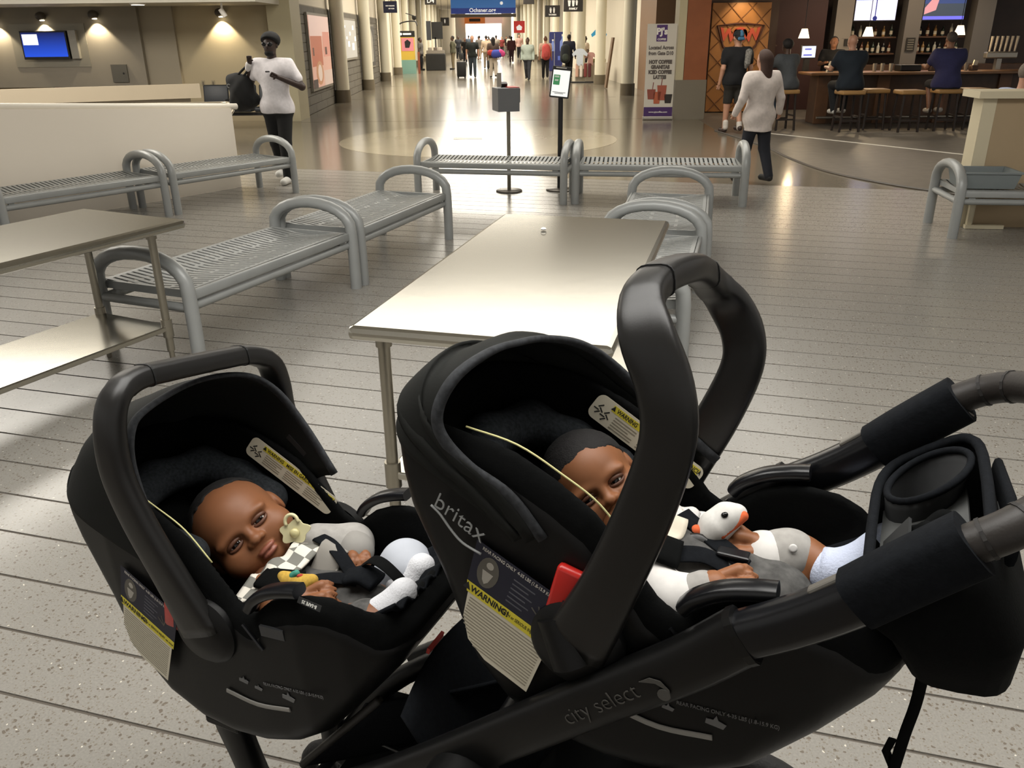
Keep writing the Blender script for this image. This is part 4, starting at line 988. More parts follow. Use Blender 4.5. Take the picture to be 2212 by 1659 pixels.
    MB().tube([A(p) for p in bar], .0045, 8, flat=.0015, up=(0, 0, 1)).build('level_strip', mat('strip_grey', '#8f8d88', .6), r)
    Ts = frameT(A((.075, -.1733, -.128)), (math.cos(math.radians(rot + 4)), 0, math.sin(math.radians(rot + 4))), (0, 0, 1))
    text_mesh('lettering', 'REAR FACING ONLY 4-35 LBS (1.8-15.9 KG)', .0085, M_print, r, Ts, .0004, sx=.8)
    for px, pz, q in ((-.03, -.138, 1), (.0, -.145, .8), (.062, -.146, 1.3)):
        pp = [(-.010, -.003), (.008, -.006), (.011, .0), (.003, .003), (.001, .009), (-.002, .003), (-.009, .003)]
        MB().prism([(x * q, z * q) for x, z in pp], -.0005, .0005, T=frameT(A((px, -.1733, pz)), (1, 0, .05), (0, 0, 1))).build('pictogram', M_print, r)
    return r, A, L
SEATM = {}
hR = [(-.30, -.187, .955, .046), (-.255, -.194, 1.06, .037), (-.215, -.199, 1.17, .034), (-.193, -.201, 1.26, .032), (-.200, -.201, 1.318, .032), (-.226, -.190, 1.368, .031), (-.246, -.152, 1.400, .025), (-.248, -.09, 1.420, .022), (-.243, 0, 1.428, .022)]
hL = [(-.985, -.187, .75, .047), (-1.03, -.194, .85, .038), (-1.072, -.199, .94, .034), (-1.097, -.201, 1.02, .031), (-1.10, -.196, 1.09, .029), (-1.10, -.176, 1.14, .027), (-1.105, -.13, 1.162, .023), (-1.105, -.06, 1.165, .022), (-1.105, 0, 1.165, .022)]
fL = [(-1.03, -.166, .84), (-1.075, -.170, .93), (-1.098, -.170, 1.03), (-1.10, -.160, 1.095), (-1.105, -.12, 1.122), (-1.11, 0, 1.128), (-1.09, .10, 1.108), (-1.065, .155, 1.06), (-1.015, .170, .985), (-.95, .168, .89)]
bL = [(-1.10, -.172, .84), (-1.20, -.176, .88), (-1.28, -.168, .91), (-1.335, -.13, .93), (-1.352, -.06, .94), (-1.355, 0, .94), (-1.348, .08, .935), (-1.29, .165, .91), (-1.19, .174, .88), (-1.08, .172, .84)]
fR = [(-.355, -.167, 1.095), (-.404, -.169, 1.15), (-.46, -.170, 1.18), (-.50, -.169, 1.218), (-.505, -.164, 1.255), (-.487, -.145, 1.295), (-.46, -.10, 1.317), (-.445, -.04, 1.312), (-.43, .02, 1.30), (-.405, .09, 1.272), (-.375, .15, 1.225), (-.30, .168, 1.155), (-.20, .168, 1.08)]
bR = [(-.40, -.170, 1.09), (-.46, -.170, 1.125), (-.52, -.166, 1.155), (-.57, -.15, 1.17), (-.60, -.12, 1.18), (-.612, -.08, 1.185), (-.615, -.03, 1.185), (-.612, .03, 1.185), (-.605, .08, 1.18), (-.58, .14, 1.17), (-.50, .166, 1.14), (-.43, .168, 1.11), (-.36, .168, 1.08)]
seatR, AR, LR = car_seat('infant_car_seat', 'black infant car seat on the right with its handle upright, britax lettering on its back', -.175, 1.033, 1.0, 0, hR, fR, bR, 1.6)
seatL, AL, LL = car_seat('infant_car_seat', 'black infant car seat on the left with canopy open inside its lowered handle', -.893, .812, 1.05, 4, hL, fL, bL, .6)
# big instruction label and lettering on the back side of the right seat
SX = []
def side_y(x, z): return -.1785
for seat_, A_ in ((seatR, AR), (seatL, AL)):
  bl_ = empty('instruction_label', (0, 0, 0), 0, parent=seat_)
  Tb = frameT(A_((-.236, -.1725, -.07)), (1, -.13, -.36), (.18, 0, 1))
  q = [(-.072, .075), (.075, .075), (.075, -.10), (.0, -.10), (-.035, -.085), (-.055, -.05)]
  MB().prism(q, 0, .0008, T=Tb).build('label_sheet', M_lab, bl_)
  MB().prism([(-.075, .085), (.08, .085), (.08, .01), (-.068, .01)], .0008, .0012, T=Tb).build('dark_panel', mat('label_navy', '#121326', .6), bl_)
  MB().prism([(-.068, .012), (.08, .012), (.08, -.006), (-.063, -.006)], .0012, .0016, T=Tb).build('yellow_band', M_laby, bl_)
  text_mesh('lettering', '\u25b2WARNING!', .015, M_inkb, bl_, Tb @ Matrix.Translation((-.032, .003, .0017)), .0002, .0004, sx=.85)
  text_mesh('lettering', 'DEATH or SERIOUS INJURY can occur', .0085, M_inkb, bl_, Tb @ Matrix.Translation((.036, .003, .0017)), .0002, sx=.62)
  text_mesh('lettering', 'REAR FACING ONLY  4-35 LBS (1.8-15.9 KG)', .0075, mat('print_pale', '#b9b4ac', .6), bl_, Tb @ Matrix.Translation((-.005, .078, .0014)), .0002, .0001, sx=.8)
  pp_ = MB()
  for i in range(15):
      x0 = -.055 + max(0, i - 8) * .005
      pp_.prism([(x0, -.0125 - i * .0055), (.07, -.0125 - i * .0055), (.07, -.0145 - i * .0055), (x0, -.0145 - i * .0055)], .0008, .0012, T=Tb)
  tag(pp_.build('small_print', mat('print_tan', '#8d8676', .7), bl_), kind='stuff')
  for i in range(6):
      MB().prism([(-.005, .065 - i * .008), (.03 - (i % 2) * .008, .065 - i * .008), (.03 - (i % 2) * .008, .063 - i * .008), (-.005, .063 - i * .008)], .0012, .0015, T=Tb).build('print_line', mat('print_dark', '#55555c', .7), bl_)
  MB().prism([(-.043 + .017 * math.cos(a), .045 + .027 * math.sin(a)) for a in np.linspace(0, 6.28, 20, endpoint=False)], .0012, .0015, T=Tb).build('seat_pictogram', mat('pict_grey', '#5a564e', .7), bl_)
  MB().prism([(-.043 + .006 * math.cos(a), .058 + .006 * math.sin(a)) for a in np.linspace(0, 6.28, 12, endpoint=False)], .0015, .0018, T=Tb).build('head_pictogram', mat('pict_pale', '#a5a096', .7), bl_)
  MB().prism([(-.052, .046), (-.034, .046), (-.038, .03), (-.043, .024), (-.048, .03)], .0015, .0018, T=Tb).build('body_pictogram', mat('pict_pale', '#a5a096', .7), bl_)
  for a_ in (.2, .8, 1.4): MB().box(Tb @ Vector((.05 + .010 * math.cos(a_ + 1.2), .030 + .012 * math.sin(a_ + 1.2), .0014)), (.02, .002, .0006), M=Tb.to_3x3() @ Matrix.Rotation(a_ + 1.2, 3, 'Z')).build('cord_pictogram', mat('pict_grey', '#5a564e', .7), bl_)
Tx = frameT(AR((-.302, -.1695, .064)), (.93, -.12, -.42), (.40, .0, .93))
text_mesh('lettering', 'britax', .037, mat('logo_grey', '#8d8f8e', .6), seatR, Tx, .0008, -.0004, sx=1.0)
sw = spline([(-.046, -.013, .0005), (-.028, -.016, .0005), (-.003, -.026, .0005), (.020, -.031, .0005), (.05, -.026, .0005)], 5)
MB().tube([Tx @ Vector(p) for p in sw], .0018, 6).build('logo_swoosh', mat('logo_grey', '#8d8f8e', .6), seatR, True)
MB().box(AL((.255, -.02, -.10)), (.006, .05, .012), M=Matrix.Rotation(.3, 3, 'Y')).build('red_tab', mat('red_tab', '#c8453c', .6), seatL)
Tg = frameT(AL((.14, -.168, .050)), (1, 0, -.12), (0, .5, .86))
MB().prism([(-.022, -.005), (.022, -.005), (.022, .005), (-.022, .005)], 0, .0012, T=Tg).build('side_tag', M_inkb, seatL)
text_mesh('lettering', 'B-SAFE 35', .0075, mat('tag_white', '#d6d4ce', .6), seatL, Tg @ Matrix.Rotation(math.pi, 4, 'Z') @ Matrix.Translation((0, 0, .0014)), .0003, .0001, sx=.9)
# ------------------------------------------------------------------ the two babies
M_skin = mat('baby_skin', '#835538', .5, spec=.35, noise=.08, nscale=18)
M_skin2 = mat('baby_skin_b', '#8a5a3b', .48, spec=.35, noise=.08, nscale=18)
M_lip = mat('baby_lip', '#8a5342', .45)
M_hairb = mat('baby_hair', '#100d0c', .8, bump=.25, bscale=500)
M_eyew = mat('eye_white', '#ece6dc', .15); M_iris = mat('eye_iris', '#120a07', .1, spec=.5)
M_lid = mat('baby_lid', '#5d3a28', .5)
M_cloth = mat('cloth_grey', '#9a9792', .9, noise=.12, nscale=60)
M_clothw = mat('cloth_white', '#cfccc8', .9, noise=.05, nscale=60)
M_clothd = mat('cloth_dark', '#4a4947', .9, noise=.35, nscale=70)
M_sock = mat('sock_white', '#d5d6da', .95, bump=.2, bscale=300)
M_sockb = mat('sock_blue', '#c3cbe0', .95, bump=.2, bscale=300)
def checks():
    m = bpy.data.materials.new('gingham'); m.use_nodes = True; nt = m.node_tree; b = nt.nodes['Principled BSDF']
    tc = nt.nodes.new('ShaderNodeTexCoord'); c = nt.nodes.new('ShaderNodeTexChecker'); c.inputs['Scale'].default_value = 42
    c.inputs[1].default_value = (*lin('#d9d4c8'), 1); c.inputs[2].default_value = (*lin('#77766f'), 1)
    nt.links.new(tc.outputs['Object'], c.inputs[0]); nt.links.new(c.outputs[0], b.inputs['Base Color']); b.inputs['Roughness'].default_value = .95; return m
M_ging = checks()
def ncap(fn, pts): return fn
def head_fn(P):
    """baby head, face towards -Y, up +Z, unit: half face width about 1"""
    X, Y, Z = P
    d = ell3(P, (0, .12, .28), (.98, 1.12, .98))                    # skull
    d = smin(d, ell3(P, (0, -.12, -.35), (.82, .80, .78)), .30)     # lower face
    for sx in (-1, 1):
        d = smin(d, ell3(P, (sx * .48, -.50, -.42), (.46, .42, .42)), .22)      # cheeks
        d = smin(d, ell3(P, (sx * .38, -.80, .14), (.34, .16, .12)), .16)       # brow
        d = smin(d, ell3(P, (sx * .98, .18, -.10), (.10, .22, .30)), .06)       # ears
    d = smin(d, ell3(P, (0, -.58, -.88), (.36, .28, .22)), .18)     # chin
    for sx in (-1, 1):                                             # eye sockets
        d = smax(d, -ell3(P, (sx * .36, -.98, -.05), (.23, .17, .13)), .14)
    d = smin(d, cap3(P, (0, -.90, .0), (0, -1.00, -.24), .075, .11), .10)        # nose bridge
    d = smin(d, ell3(P, (0, -1.03, -.28), (.15, .13, .11)), .06)
    for sx in (-1, 1): d = smin(d, ell3(P, (sx * .14, -.97, -.31), (.10, .10, .085)), .04)
    for sx in (-1, 1): d = smax(d, -ell3(P, (sx * .075, -1.06, -.385), (.045, .06, .035)), .03)
    d = smin(d, ell3(P, (0, -.93, -.60), (.23, .11, .07)), .05)    # upper lip
    d = smin(d, ell3(P, (0, -.91, -.72), (.21, .12, .075)), .05)    # lower lip
    d = smax(d, -ell3(P, (0, -1.02, -.66), (.26, .06, .016)), .025)  # mouth line
    return d
HEADM = {}
def baby_head(parent, o, face, up, hw, skin, gaze, hairline):
    """o centre, face direction, up direction in the parent's frame; hw = half face width"""
    f = Vector(face).normalized(); u = Vector(up); u = (u - f * u.dot(f)).normalized(); x = u.cross(f) * 1.0
    R = Matrix((x, -f, u)).transposed() * hw
    def T(p): return Vector(o) + R @ Vector(p)
    if 'v' not in HEADM: HEADM['v'] = sdf_mesh(head_fn, (-1.25, -1.3, -1.2), (1.25, 1.4, 1.4), .042)
    v, fc = HEADM['v']
    hd = mesh_obj('head', [T(p) for p in v], fc, [skin, M_lip], parent, True)
    vz = np.array(v); cen = np.array([vz[list(q)].mean(0) for q in np.asarray(fc).tolist()])
    lip = (np.abs(cen[:, 0]) < .25) & (cen[:, 1] < -.84) & (((cen[:, 2] + .605) / .075) ** 2 + (cen[:, 0] / .25) ** 2 < 1) | ((((cen[:, 2] + .72) / .075) ** 2 + (cen[:, 0] / .21) ** 2 < 1) & (cen[:, 1] < -.82))
    hd.data.polygons.foreach_set('material_index', lip.astype(int).tolist())
    # hair: thin cap following the skull
    def hair(P):
        d = ell3(P, (0, .16, .31), (1.02, 1.13, 1.0))
        ln = hairline + .10 * np.cos(P[0] * 3.2) + .04 * np.sin(P[0] * 11) + .025 * np.sin(P[0] * 27 + 1)
        d = smax(d, -(P[2] - (ln - .62 * (P[1] + .55))), .05)
        return d + .012 * np.sin(P[0] * 31) * np.sin(P[1] * 29) * np.sin(P[2] * 27)
    hv, hf = sdf_mesh(hair, (-1.25, -1.3, -1.2), (1.25, 1.4, 1.45), .05, 0)
    mesh_obj('hair', [T(p) for p in hv], hf, M_hairb, parent, True)
    for sx in (-1, 1):
        c = Vector((sx * .36, -.735, -.05)); r = .165
        e = MB(); e.lathe([(r * math.sin(a), r * math.cos(a)) for a in np.linspace(.02, math.pi - .02, 12)], seg=18)
        eo = mesh_obj('eye', [T(c + Vector(p)) for p in e.v], e.f, M_eyew, parent, True)
        g = Vector(gaze).normalized(); q = g.to_track_quat('Z', 'Y').to_matrix()
        ir = MB(); ir.lathe([(.105, .132), (.095, .146), (.06, .161), (.01, .169)], seg=18, M=q)
        mesh_obj('iris', [T(c + Vector(p)) for p in ir.v], ir.f, M_iris, eo, True)
        # eyelids as curved rolls, and brow
        for zs, rr, hh in ((1, .052, .078), (-1, .040, .078)):
            pts = [c + Vector((.215 * math.cos(a) * 1.0, -.150 * math.sin(a) ** .6 - .005, zs * hh * math.sin(a) - (.01 * math.cos(a) * sx))) for a in np.linspace(.05, math.pi - .05, 11)]
            MB().tube([T(p) for p in pts], [hw * rr * (.45 + .55 * math.sin(a)) for a in np.linspace(.05, math.pi - .05, 11)], 8).build('eyelid', M_lid, parent, True)
        br = [Vector((sx * (.17 + .42 * t), -.955 + .26 * t * t, .17 + .035 * math.sin(math.pi * t))) for t in np.linspace(0, 1, 8)]
        MB().tube([T(p) for p in br], [hw * .045 * math.sin(.4 + 2.4 * t) for t in np.linspace(0, 1, 8)], 6).build('eyebrow', mat('baby_brow', '#553525', .8), parent, True)
    return T
def hand(parent, wrist, knuck, palm_n, sc, skin, curl=.6, flip=1):
    """small hand: wrist point, direction point of the knuckles, palm normal"""
    wv, kv = Vector(wrist), Vector(knuck); d = (kv - wv).normalized(); n = Vector(palm_n); n = (n - d * n.dot(d)).normalized(); sd = d.cross(n) * flip
    fs = []
    for i in range(4):
        b0 = kv + sd * (i - 1.5) * sc * .30; ln = (.62, .74, .70, .55)[i] * sc
        d1 = (d + n * curl * .6).normalized(); p1 = b0 + d1 * ln * .5; d2 = (d + n * curl * 2.2).normalized(); p2 = p1 + d2 * ln * .5
        fs.append((b0, p1, p2, sc * .165))
    tb = wv.lerp(kv, .35) - sd * sc * .45; t1 = tb + (d * .5 - sd * .6 + n * .3).normalized() * sc * .45; t2 = t1 + (d * .9 + n * .6).normalized() * sc * .32
    fs.append((tb, t1, t2, sc * .17))
    def fn(P):
        q = cap3(P, wv - d * sc * .5, wv, sc * .42, sc * .42)
        q = smin(q, cap3(P, wv.lerp(kv, .2) - sd * sc * .25, kv - sd * sc * .35, sc * .30), .15 * sc)
        q = smin(q, cap3(P, wv.lerp(kv, .2) + sd * sc * .25, kv + sd * sc * .35, sc * .28), .15 * sc)
        for (a, b_, c_, r) in fs:
            q = np.minimum(q, smin(cap3(P, a, b_, r, r * .95), cap3(P, b_, c_, r * .95, r * .75), .02 * sc)) if 0 else smin(q, smin(cap3(P, a, b_, r, r * .95), cap3(P, b_, c_, r * .95, r * .75), .04 * sc), .05 * sc)
        return q
    allp = np.array([tuple(wv - d * sc * .5), tuple(kv)] + [tuple(p) for f in fs for p in f[:3]])
    lo, hi = allp.min(0) - sc * .6, allp.max(0) + sc * .6
    return fn, lo, hi
def blob(name, parent, prims, k, h, m):
    """smooth union of capsules (a, b, ra, rb)"""
    def fn(P):
        d = None
        for (a, b_, ra, rb) in prims:
            c = cap3(P, a, b_, ra, rb); d = c if d is None else smin(d, c, k)
        return d
    pts = np.array([p for q in prims for p in (tuple(q[0]), tuple(q[1]))]); mr = max(max(q[2], q[3]) for q in prims) + k
    return sdf_obj(name, fn, pts.min(0) - mr, pts.max(0) + mr, h, m, parent)
def strap(name, parent, pts, w_, th, up, m=None):
    return MB().tube(spline(pts, 6), w_ / 2, 10, flat=th / 2, up=up).build(name, m or M_fab, parent, True)
# --- camera direction in the stroller frame at a point
def tocam(s, w_, z):
    p = SU * s + SV * (V0 + w_); d = Vector((-p.x, -p.y, CAMH - z)); return Vector((d.dot(SU), d.dot(SV), d.z)).normalized()
def imgdir(dx, dy):
    d = _R * dx - _U * dy; return Vector((d.dot(SU), d.dot(SV), d.z))
# ================= left baby
bL_ = empty('baby', sorigin(-1.0, .70), YAW, 'baby with a gingham bib lying in the left car seat, eyes open', 'person')
def LB(s, w_, z): return Vector((s + 1.0, w_, z - .70))
hc = LB(-1.055, .0, .835); fd = tocam(-1.055, 0, .835)
fdir = (fd + imgdir(.05, .03)).normalized()
T1 = baby_head(bL_, hc - fdir * .03 + imgdir(.009, .005), fdir, imgdir(-.77, -.64), .084, M_skin, (.0, -1, .0), 1.12)
body = [(LB(-1.01, 0, .755), LB(-.95, 0, .715), .045, .05), (LB(-.925, 0, .72), LB(-.83, 0, .69), .055, .076), (LB(-.83, 0, .70), LB(-.76, 0, .70), .085, .08),
        (LB(-.95, -.06, .765), LB(-.87, -.105, .74), .032, .028), (LB(-.87, -.105, .74), LB(-.81, -.07, .785), .027, .022),
        (LB(-.94, .07, .775), LB(-.87, .11, .765), .034, .032), (LB(-.87, .11, .765), LB(-.845, .08, .78), .03, .024),
        (LB(-.77, -.05, .71), LB(-.71, -.085, .775), .045, .04), (LB(-.71, -.085, .775), LB(-.675, -.065, .80), .035, .03),
        (LB(-.77, .05, .71), LB(-.735, .085, .78), .045, .042), (LB(-.735, .085, .78), LB(-.70, .05, .775), .036, .03)]
blob('body', bL_, body, .02, .008, M_skin)
# clothing: grey and white romper, far sleeve, trousers, gingham bib
blob('romper', bL_, [(LB(-.925, 0, .725), LB(-.83, 0, .70), .062, .083), (LB(-.83, 0, .70), LB(-.765, 0, .70), .083, .082), (LB(-.93, -.06, .745), LB(-.87, -.105, .738), .036, .036)], .02, .008, M_clothd)
blob('sleeve', bL_, [(LB(-.935, .075, .785), LB(-.875, .11, .780), .04, .038), (LB(-.875, .11, .78), LB(-.853, .088, .785), .038, .034)], .015, .006, M_cloth)
blob('sleeve_cuff', bL_, [(LB(-.862, .096, .785), LB(-.85, .085, .786), .0355, .0345)], .01, .005, mat('cuff_grey', '#8a8782', .9))
blob('trouser_leg', bL_, [(LB(-.77, .05, .72), LB(-.738, .083, .786), .052, .047), (LB(-.738, .083, .786), LB(-.718, .065, .79), .046, .042)], .015, .006, mat('trouser_pale', '#aeb2ba', .9))
blob('trouser_leg', bL_, [(LB(-.77, -.05, .715), LB(-.715, -.083, .775), .05, .046)], .015, .006, M_clothd)
def bib(u, v):
    a = -1.35 + 2.7 * u; rad = .058 + .062 * v
    return LB(-.985 + rad * math.cos(a) * .75, rad * math.sin(a) * 1.15, .768 + .045 * math.cos(a * .9) - .012 * v + .006 * math.sin(a * 8) * (1 - .5 * v))
sheet('gingham_bib', bib, 28, 10, M_ging, .005, bL_)
def bib2(u, v):
    a = math.pi * (u - .5); return LB(-.915 + .05 * v + .02 * math.cos(a), .045 + .055 * math.sin(a), .808 - .015 * v + .012 * math.cos(3 * a) - .03 * abs(math.sin(a)))
def spots():
    m = bpy.data.materials.new('spotted_grey'); m.use_nodes = True; nt = m.node_tree; b = nt.nodes['Principled BSDF']; tc = nt.nodes.new('ShaderNodeTexCoord')
    v = nt.nodes.new('ShaderNodeTexVoronoi'); v.inputs['Scale'].default_value = 55; r = nt.nodes.new('ShaderNodeValToRGB'); r.color_ramp.interpolation = 'CONSTANT'
    r.color_ramp.elements[0].color = (*lin('#d8d4ca'), 1); r.color_ramp.elements[1].color = (*lin('#8b8780'), 1); r.color_ramp.elements[1].position = .2
    nt.links.new(tc.outputs['Object'], v.inputs[0]); nt.links.new(v.outputs['Distance'], r.inputs[0]); nt.links.new(r.outputs[0], b.inputs['Base Color']); b.inputs['Roughness'].default_value = .95; return m
sheet('spotted_cloth', bib2, 22, 10, spots(), .005, bL_)
for (wr, kn, pn_, cu) in ((LB(-.852, .082, .792), LB(-.825, .060, .796), (.4, -.5, -.8), .5), (LB(-.845, -.088, .795), LB(-.812, -.072, .81), (.5, .6, -.5), .8)):
    fn, lo, hi = hand(bL_, wr, kn, pn_, .034, M_skin, cu); sdf_obj('hand', fn, lo, hi, .0035, M_skin, bL_)
for w_, s0, z0, tip in ((-.055, -.69, .80, (-.66, -.045, .835)), (.05, -.715, .775, (-.685, .055, .815))):
    blob('sock', bL_, [(LB(s0 - .005, w_ - .012, z0 - .005), LB(s0 + .02, w_, z0 + .008), .030, .030), (LB(s0 + .02, w_, z0 + .008), LB(*tip), .030, .025)], .02, .005, M_sock)
for k_ in range(3):
    a = LB(-.702 + .006 * k_, -.073 + .003 * k_, .789 + .003 * k_); d = Vector((.03, .014, .013)).normalized() * .0012
    MB().tube([a - d, a + d], .0315, 18).build('sock_rib', M_sock, bL_, True)
# harness of the left seat, over the baby
def LBs(p): return (p[0] + .893, p[1], p[2] - .812)
def hs(pts): return [LBs(p) for p in pts]
strap('harness_pad', seatL, hs([(-.945, -.072, .800), (-.91, -.072, .805), (-.868, -.055, .80)]), .05, .014, (0, 1, .2), M_fab)
strap('harness_strap', seatL, hs([(-.87, -.055, .80), (-.83, -.02, .798), (-.79, 0, .79)]), .026, .004, (0, 1, .2), M_fab2)
strap('harness_strap', seatL, hs([(-.92, .06, .815), (-.87, .045, .812), (-.79, .0, .79)]), .026, .004, (0, 1, .2), M_fab2)
strap('crotch_strap', seatL, hs([(-.80, .03, .80), (-.76, .015, .835), (-.715, 0, .835), (-.67, -.005, .80), (-.645, -.01, .765)]), .026, .004, (0, 1, 0), M_fab)
strap('buckle_pad', seatL, hs([(-.805, -.01, .80), (-.775, .0, .808), (-.745, .0, .80)]), .05, .018, (0, 1, 0), M_fab2)
# pacifier clipped on the bib, and plush toy
pc = empty('pacifier', sorigin(-.945, .83), YAW, 'cream pacifier clipped to the bib of the left baby', 'pacifier')
pc.location = Vector(sorigin(-.945, .838)) + SV * .028
dirp = tocam(-.945, .028, .838); Tp = frameT((0, 0, 0), imgdir(1, -.3), imgdir(.3, 1) * -1)
fl_ = [((.027 + .004 * math.cos(5 * a)) * math.cos(a), (.021 + .003 * math.cos(5 * a)) * math.sin(a)) for a in np.linspace(0, 2 * math.pi, 40, endpoint=False)]
MB().prism(fl_, -.003, .003, T=Tp).build('shield', mat('paci_cream', '#d6cfa4', .35), pc, ang=40)
MB().tube([Tp @ Vector((.012 * math.cos(a), .02 + .014 * math.sin(a), .004)) for a in np.linspace(-.3, math.pi + .3, 14)], .0035, 8).build('ring', mat('paci_cream', '#d6cfa4', .35), pc, True)
MB().lathe([(.009, 0), (.009, .005), (.005, .008)], Tp @ Vector((0, -.002, .003)), 14, Tp.to_3x3()).build('button', mat('paci_cream2', '#c9c08e', .35), pc, True)
def plush(loc, nm, label, prims, parts):
    r = empty(nm, loc, YAW, label, 'plush toy')
    return r
ty = empty('plush_toy', sorigin(-.875, .80), YAW, 'small yellow plush toy with a teal scarf on the left baby', 'plush toy'); ty.location = Vector(sorigin(-.872, .805)) - SV * .065
blob('body', ty, [((-.02, 0, 0), (.02, .0, .004), .015, .016), ((.02, 0, .004), (.032, .004, .012), .013, .011), ((-.02, 0, 0), (-.032, 0, .006), .010, .008)], .008, .003, mat('plush_yellow', '#b9963e', .95, noise=.15, nscale=200))
blob('scarf', ty, [((-.005, 0, .014), (.002, 0, .021), .008, .006)], .004, .003, mat('plush_teal', '#3f8a78', .9)); blob('button', ty, [((.008, -.002, .018), (.012, 0, .018), .004, .004)], .002, .002, mat('plush_red', '#a83a2c', .9))
# ================= right baby
bR_ = empty('baby', sorigin(-.3, .90), YAW, 'baby holding a white duck toy in the right car seat', 'person')
def RB(s, w_, z): return Vector((s + .3, w_, z - .90))
fd = tocam(-.345, 0, 1.085); fdir = (fd + imgdir(.20, .12)).normalized()
T2 = baby_head(bR_, RB(-.352, .012, 1.088) - fdir * .03 + imgdir(.008, .006), fdir, imgdir(-.58, -.82), .066, M_skin2, (-.18, -1, .05), .62)
body = [(RB(-.29, 0, 1.04), RB(-.27, 0, 1.0), .04, .045), (RB(-.26, 0, .985), RB(-.15, 0, .94), .065, .07), (RB(-.15, 0, .94), RB(-.08, 0, .945), .07, .065),
        (RB(-.25, .055, 1.0), RB(-.2, .085, .99), .026, .024), (RB(-.2, .085, .99), RB(-.115, .046, 1.02), .022, .019),
        (RB(-.25, -.055, .99), RB(-.19, -.10, .985), .026, .024), (RB(-.19, -.10, .995), RB(-.146, -.085, 1.03), .022, .02),
        (RB(-.09, .04, .955), RB(-.055, .07, 1.0), .036, .033), (RB(-.055, .07, 1.0), RB(.0, .055, 1.0), .032, .026),
        (RB(-.09, -.04, .95), RB(-.04, -.07, .965), .036, .032)]
blob('body', bR_, body, .016, .007, M_skin2)
blob('romper', bR_, [(RB(-.27, 0, .99), RB(-.15, 0, .948), .072, .078), (RB(-.15, 0, .948), RB(-.085, 0, .952), .078, .072)], .018, .007, M_clothd)
blob('sleeve', bR_, [(RB(-.25, .06, 1.0), RB(-.2, .085, .998), .031, .029), (RB(-.2, .085, .998), RB(-.16, .066, 1.01), .028, .025)], .012, .005, M_clothw)
blob('romper_leg', bR_, [(RB(-.10, .04, .965), RB(-.078, .06, 1.0), .042, .039), (RB(-.078, .06, 1.0), RB(-.066, .066, 1.005), .039, .038)], .012, .0045, M_cloth)
blob('romper_trim', bR_, [(RB(-.112, .045, .985), RB(-.100, .05, .998), .045, .042)], .012, .0045, M_clothw)
blob('sleeve', bR_, [(RB(-.245, -.06, 1.0), RB(-.195, -.098, .998), .036, .034), (RB(-.195, -.098, .998), RB(-.178, -.094, 1.008), .033, .031)], .012, .005, M_clothw)
blob('sleeve_cuff', bR_, [(RB(-.178, -.095, 1.010), RB(-.158, -.089, 1.022), .027, .0255)], .01, .004, M_cloth)
def rib(u, v):
    a = -1.2 + 2.4 * u; return RB(-.275 + .06 * v + .01 * math.cos(3 * a), (.06 + .012 * v) * math.sin(a), 1.035 - .012 * v + .025 * math.cos(a) + .005 * math.sin(8 * a))
sheet('white_bib', rib, 24, 10, mat('bib_cream', '#cfc6b4', .9, noise=.05, nscale=40), .004, bR_)
def crum(u, v): return RB(-.255 + .055 * u, .0 + .075 * v, 1.062 - .03 * u + .01 * math.sin(7 * u + 5 * v) * math.sin(4 * v))
sheet('burp_cloth', crum, 14, 14, M_clothw, .004, bR_)
for (wr, kn, pn_, cu, sc) in ((RB(-.108, .042, 1.022), RB(-.134, .026, 1.028), (-.6, .2, -.6), .9, .036), (RB(-.146, -.085, 1.030), RB(-.114, -.074, 1.044), (.6, .5, -.5), .7, .034)):
    fn, lo, hi = hand(bR_, wr, kn, pn_, sc, M_skin2, cu); sdf_obj('hand', fn, lo, hi, .003, M_skin2, bR_)
blob('sock', bR_, [(RB(-.012, .056, .998), RB(.012, .054, 1.004), .033, .031), (RB(.012, .054, 1.004), RB(.055, .075, 1.055), .029, .026)], .018, .0045, M_sockb)
MB().tube([RB(-.018, .0565, .997), RB(.003, .055, 1.001)], .0345, 20).build('sock_cuff', M_sockb, bR_, True)
MB().lathe([(.006, 0), (.006, .0015), (.0035, .002)], RB(-.062, .036, 1.036), 14, tocam(-.05, .05, 1.0).to_track_quat('Z', 'Y').to_matrix()).build('snap_button', mat('snap_white', '#c9c7c4', .4), bR_, True)
# harness of the right seat
def hsR(pts): return [(p[0] + .175, p[1], p[2] - 1.033) for p in pts]
strap('harness_pad', seatR, hsR([(-.27, -.045, 1.055), (-.235, -.055, 1.05), (-.20, -.05, 1.04)]), .05, .014, (0, 1, .2), M_fab)
strap('harness_strap', seatR, hsR([(-.22, .035, 1.055), (-.19, .02, 1.045), (-.13, -.01, 1.03), (-.10, -.02, 1.015)]), .03, .004, (0, 1, .2), M_fab2)
strap('harness_strap', seatR, hsR([(-.21, -.05, 1.04), (-.17, -.03, 1.035), (-.13, -.03, 1.02)]), .03, .004, (0, 1, .2), M_fab2)
bu = MB(); bu.lathe([(.026, -.004), (.026, .004), (.022, .008), (.008, .009)], hsR([(-.188, -.005, 1.022)])[0], 20, tocam(-.19, 0, 1.04).to_track_quat('Z', 'Y').to_matrix())
bu.build('chest_clip', mat('clip_grey', '#1d1c1a', .35), seatR, True)
MB().box(hsR([(-.135, -.012, 1.036)])[0], (.045, .022, .008), bev=.003).build('buckle', M_gloss, seatR)
